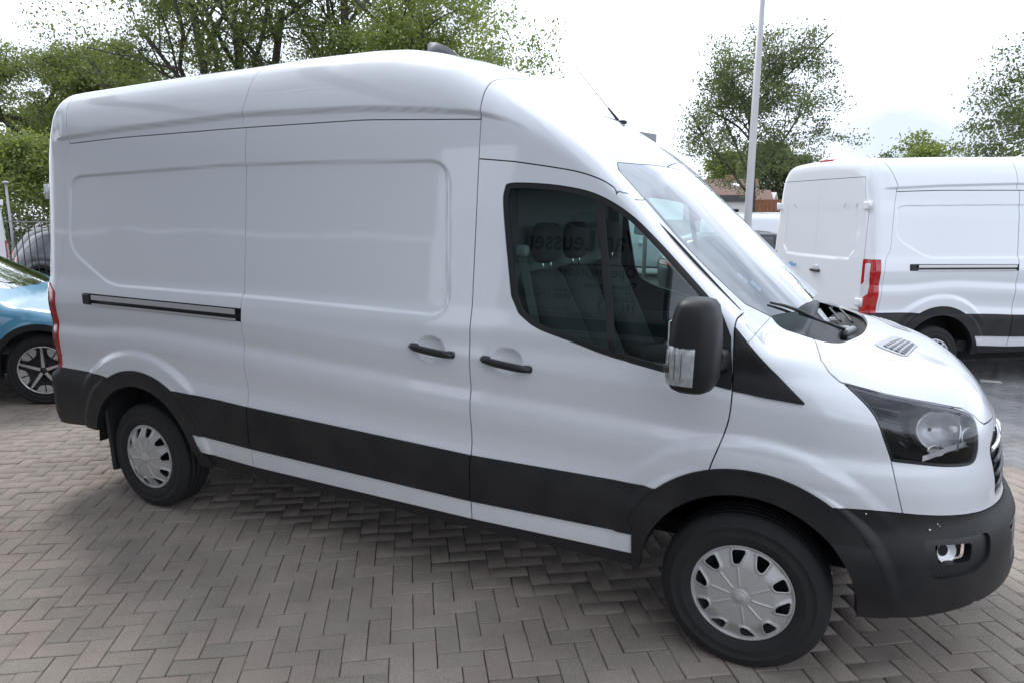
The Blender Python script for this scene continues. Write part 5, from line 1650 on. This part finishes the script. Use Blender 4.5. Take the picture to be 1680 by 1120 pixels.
# ================================================================== showroom behind the camera, seen in the reflections
sb = thing('showroom', 'grey showroom front with a lettered opening-hours panel, mirrored in the side window', 'building', (0, -9, 0))
CLA = mat('grey_facade_panel', (.085, .09, .097), rough=.45, noise=(.7, .3, (.11, .112, .118)))
for k in range(9):
    x = -13.5 + 3 * k
    if abs(x) < 1.6 or x > 5: continue
    MB().box((x - 1.49, -.20, 3.2), (x + 1.49, 0, 7.5), bev=.01).build('facade_panel', CLA, sb)
    MB().box((x - 1.44, -.16, .12), (x + 1.44, -.12, 3.14)).build('shop_window', mat('showroom_glass', (.02, .025, .03), rough=.04), sb)
    MB().box((x - 1.52, -.2, 0), (x - 1.44, 0, 3.2)).build('mullion', CLA, sb)
MB().box((-1.49, -.20, 0), (1.49, -.04, 7.5), bev=.01).build('facade_panel', CLA, sb)
pn = MB().box((-1.42, -.04, 1.2), (1.42, .0, 3.95), bev=.01).build('sign_panel', mat('pale_sign_panel', (.40, .41, .42), rough=.5), sb)
TX = mat('sign_lettering', (.01, .01, .012), rough=.5)
RX = (R(90), 0, R(180))
def st(s_, size, x, z, al='LEFT', it=0, b=0): text(s_, size, (x, .006, z), RX, TX, pn, it, .002, 'sign_lettering', al, b)
st('Van Leussen', .41, .96, 2.96, b=.004)
MB().box((-1.3, .001, 2.815), (1.0, .006, 2.84)).build('sign_rule', TX, pn)
st('Openingstijden', .23, .95, 2.60)
st('Showroom', .20, .97, 2.40, b=.002)
st('Ma - Vrij', .17, .98, 2.22); st('09:00 18:00 uur', .15, -.12, 2.22)
st('Zaterdag', .17, .98, 2.07); st('09:00 17:00 uur', .15, -.12, 2.07)
st('Werkplaats', .20, .97, 1.90, b=.002)
st('Ma - Vrij', .17, .98, 1.76); st('08:00 16:30 uur', .15, -.12, 1.76)
st('Zaterdag', .17, .98, 1.62); st('09:00 12:00 uur', .15, -.12, 1.62)
ov = MB().prism([(.05 + .36 * math.cos(a), 3.47 + .14 * math.sin(a)) for a in np.linspace(0, 2 * math.pi, 41)[:-1]], 0, .008, 'y').build('sign_oval', mat('oval_rim', (.55, .56, .58), rough=.4), pn)
MB().prism([(.05 + .33 * math.cos(a), 3.47 + .12 * math.sin(a)) for a in np.linspace(0, 2 * math.pi, 41)[:-1]], .008, .012, 'y').build('oval_field', mat('oval_blue', (.01, .03, .13), rough=.3), ov)
text('Ford', .22, (.05, .0135, 3.40), RX, mat('oval_rim', None), ov, .3, .001, 'oval_script')
cn = thing('canopy', 'slatted canopy roof along the showroom front, mirrored in the van roof side', 'canopy', (0, -9, 0))
CW = mat('canopy_white', (.70, .71, .73), rough=.5)
for k in range(6): MB().box((-13 + 3.1 * k, .02, 4.75), (-12.8 + 3.1 * k, 8.6, 4.98), bev=.01).build('beam', CLA, cn)
MB().box((-13.2, .02, 4.985), (2.7, 4.7, 5.06)).build('shade_deck', CLA, cn)  # solid part added out of view, sized to shade the van's near side
for k in range(18): MB().box((-13.2, 4.76 + .21 * k, 4.985), (2.7, 4.86 + .21 * k, 5.02)).build('slat', CW, cn)
# ================================================================== the other vehicles
V2 = thing('delivery_van', 'white medium-roof van beyond the near one, rear doors and red tail lamp in view', 'van', (4.37, 5.98, 0), R(36.8))
van2 = build_van(V2, 'h2', False)
van_details(V2, van2, 'spokes', False)
bl_ = MB().prism([(-.13, 2.535), (.13, 2.535), (.12, 2.570), (-.12, 2.570)], -.875, -.80, 'x').build('brake_light', mat('red_brake_lens', (.45, .05, .05), rough=.3), V2, bevel=.006)
hn = MB().loft([[(-.945 - .016 * math.sin(math.pi * t) ** .5 + .008 * math.cos(a), .03 - .19 * t, 1.27 + .016 * math.sin(a)) for a in [2 * math.pi * i / 8 for i in range(8)]] for t in np.linspace(0, 1, 7)]).build('door_handle', BLACK_S, V2)
hnr = MB().loft(rounded(-.935, -.06, 1.29, .012, .06, .05)).build('handle_recess', mat('pale_recess', (.5, .51, .53), rough=.4), V2)
EB = mat('blue_emblem', (.05, .25, .55), rough=.4)
text('EcoBlue', .085, (-.972, .56, 1.27), (R(90), 0, R(-90)), EB, V2, .15, .002, 'model_lettering', 'LEFT')
V5 = copy_tree(V2)
V5['label'] = 'white panel van cut by the left edge, only a strip of it in view'
V5.name = 'delivery_van'
V5.location = (-8.07, 1.29, 0); V5.rotation_euler = (0, 0, R(213))
TEAL = paint_mat('ice_blue_paint', (.09, .27, .40), False)
DK = paint_mat('black_paint', (.012, .012, .014), False)
DG = paint_mat('dark_grey_paint', (.05, .05, .055), False)
hd = R(36)
def place(hx, hy, head, car, hw=.91):
    c, s = math.cos(head), math.sin(head)
    lx, ly = car.wb, -hw
    return (hx - lx * c + ly * s, hy - lx * s - ly * c, 0)
s0 = SUV()
C1 = thing('parked_car', 'ice-blue car with five-spoke wheels behind the rear of the near van', 'car', place(-3.15, .22, hd, s0), hd)
build_car(C1, s0, TEAL, SIDE_SUV, WS_SUV, RW_SUV, lamps=SUV_LAMPS, res=.022, wheel='aero', doors=((1.25, 2.2), (.3, 1.25)), spin=R(18))
C2 = copy_tree(C1); C2.name = 'parked_car'
C2['label'] = 'black car parked beside the second van, roof and side window showing'
C2.location = (1.2, 11.2, 0); C2.rotation_euler = (0, 0, R(30))
C3 = copy_tree(C2); C3.name = 'parked_car'; C3['label'] = 'dark grey car with a red tail light behind the bar fence, nearer the van'
C3.location = (-11.1, 5.5, 0); C3.rotation_euler = (0, 0, R(28))
C4 = copy_tree(C2); C4.name = 'parked_car'; C4['label'] = 'dark grey car behind the bar fence, nearer the left edge'
C4.location = (-13.2, 6.6, 0); C4.rotation_euler = (0, 0, R(28))
kids_ = {}
for o in bpy.data.objects:
    if o.parent: kids_.setdefault(o.parent.name, []).append(o)
for c_, ma in ((C2, DK), (C3, DG), (C4, DG)):
    for o in kids_.get(c_.name, []):
        if o.type == 'MESH' and o.data.materials and o.data.materials[0] == TEAL:
            o.material_slots[0].link = 'OBJECT'; o.material_slots[0].material = ma
C7 = thing('small_van', 'low white van whose roof shows behind the lamp post', 'van', (1.0, 16.9, 0), R(10))
build_car(C7, VAN_S(), WHITE, SIDE_V, WS_V, RW_V, belt_black=.32, res=.045, wheel='aero', hw=.97)
C8 = copy_tree(C7); C8.name = 'small_van'; C8['label'] = 'low white van seen through both cab windows of the near van'
C8.location = (-3.9, 17.7, 0)
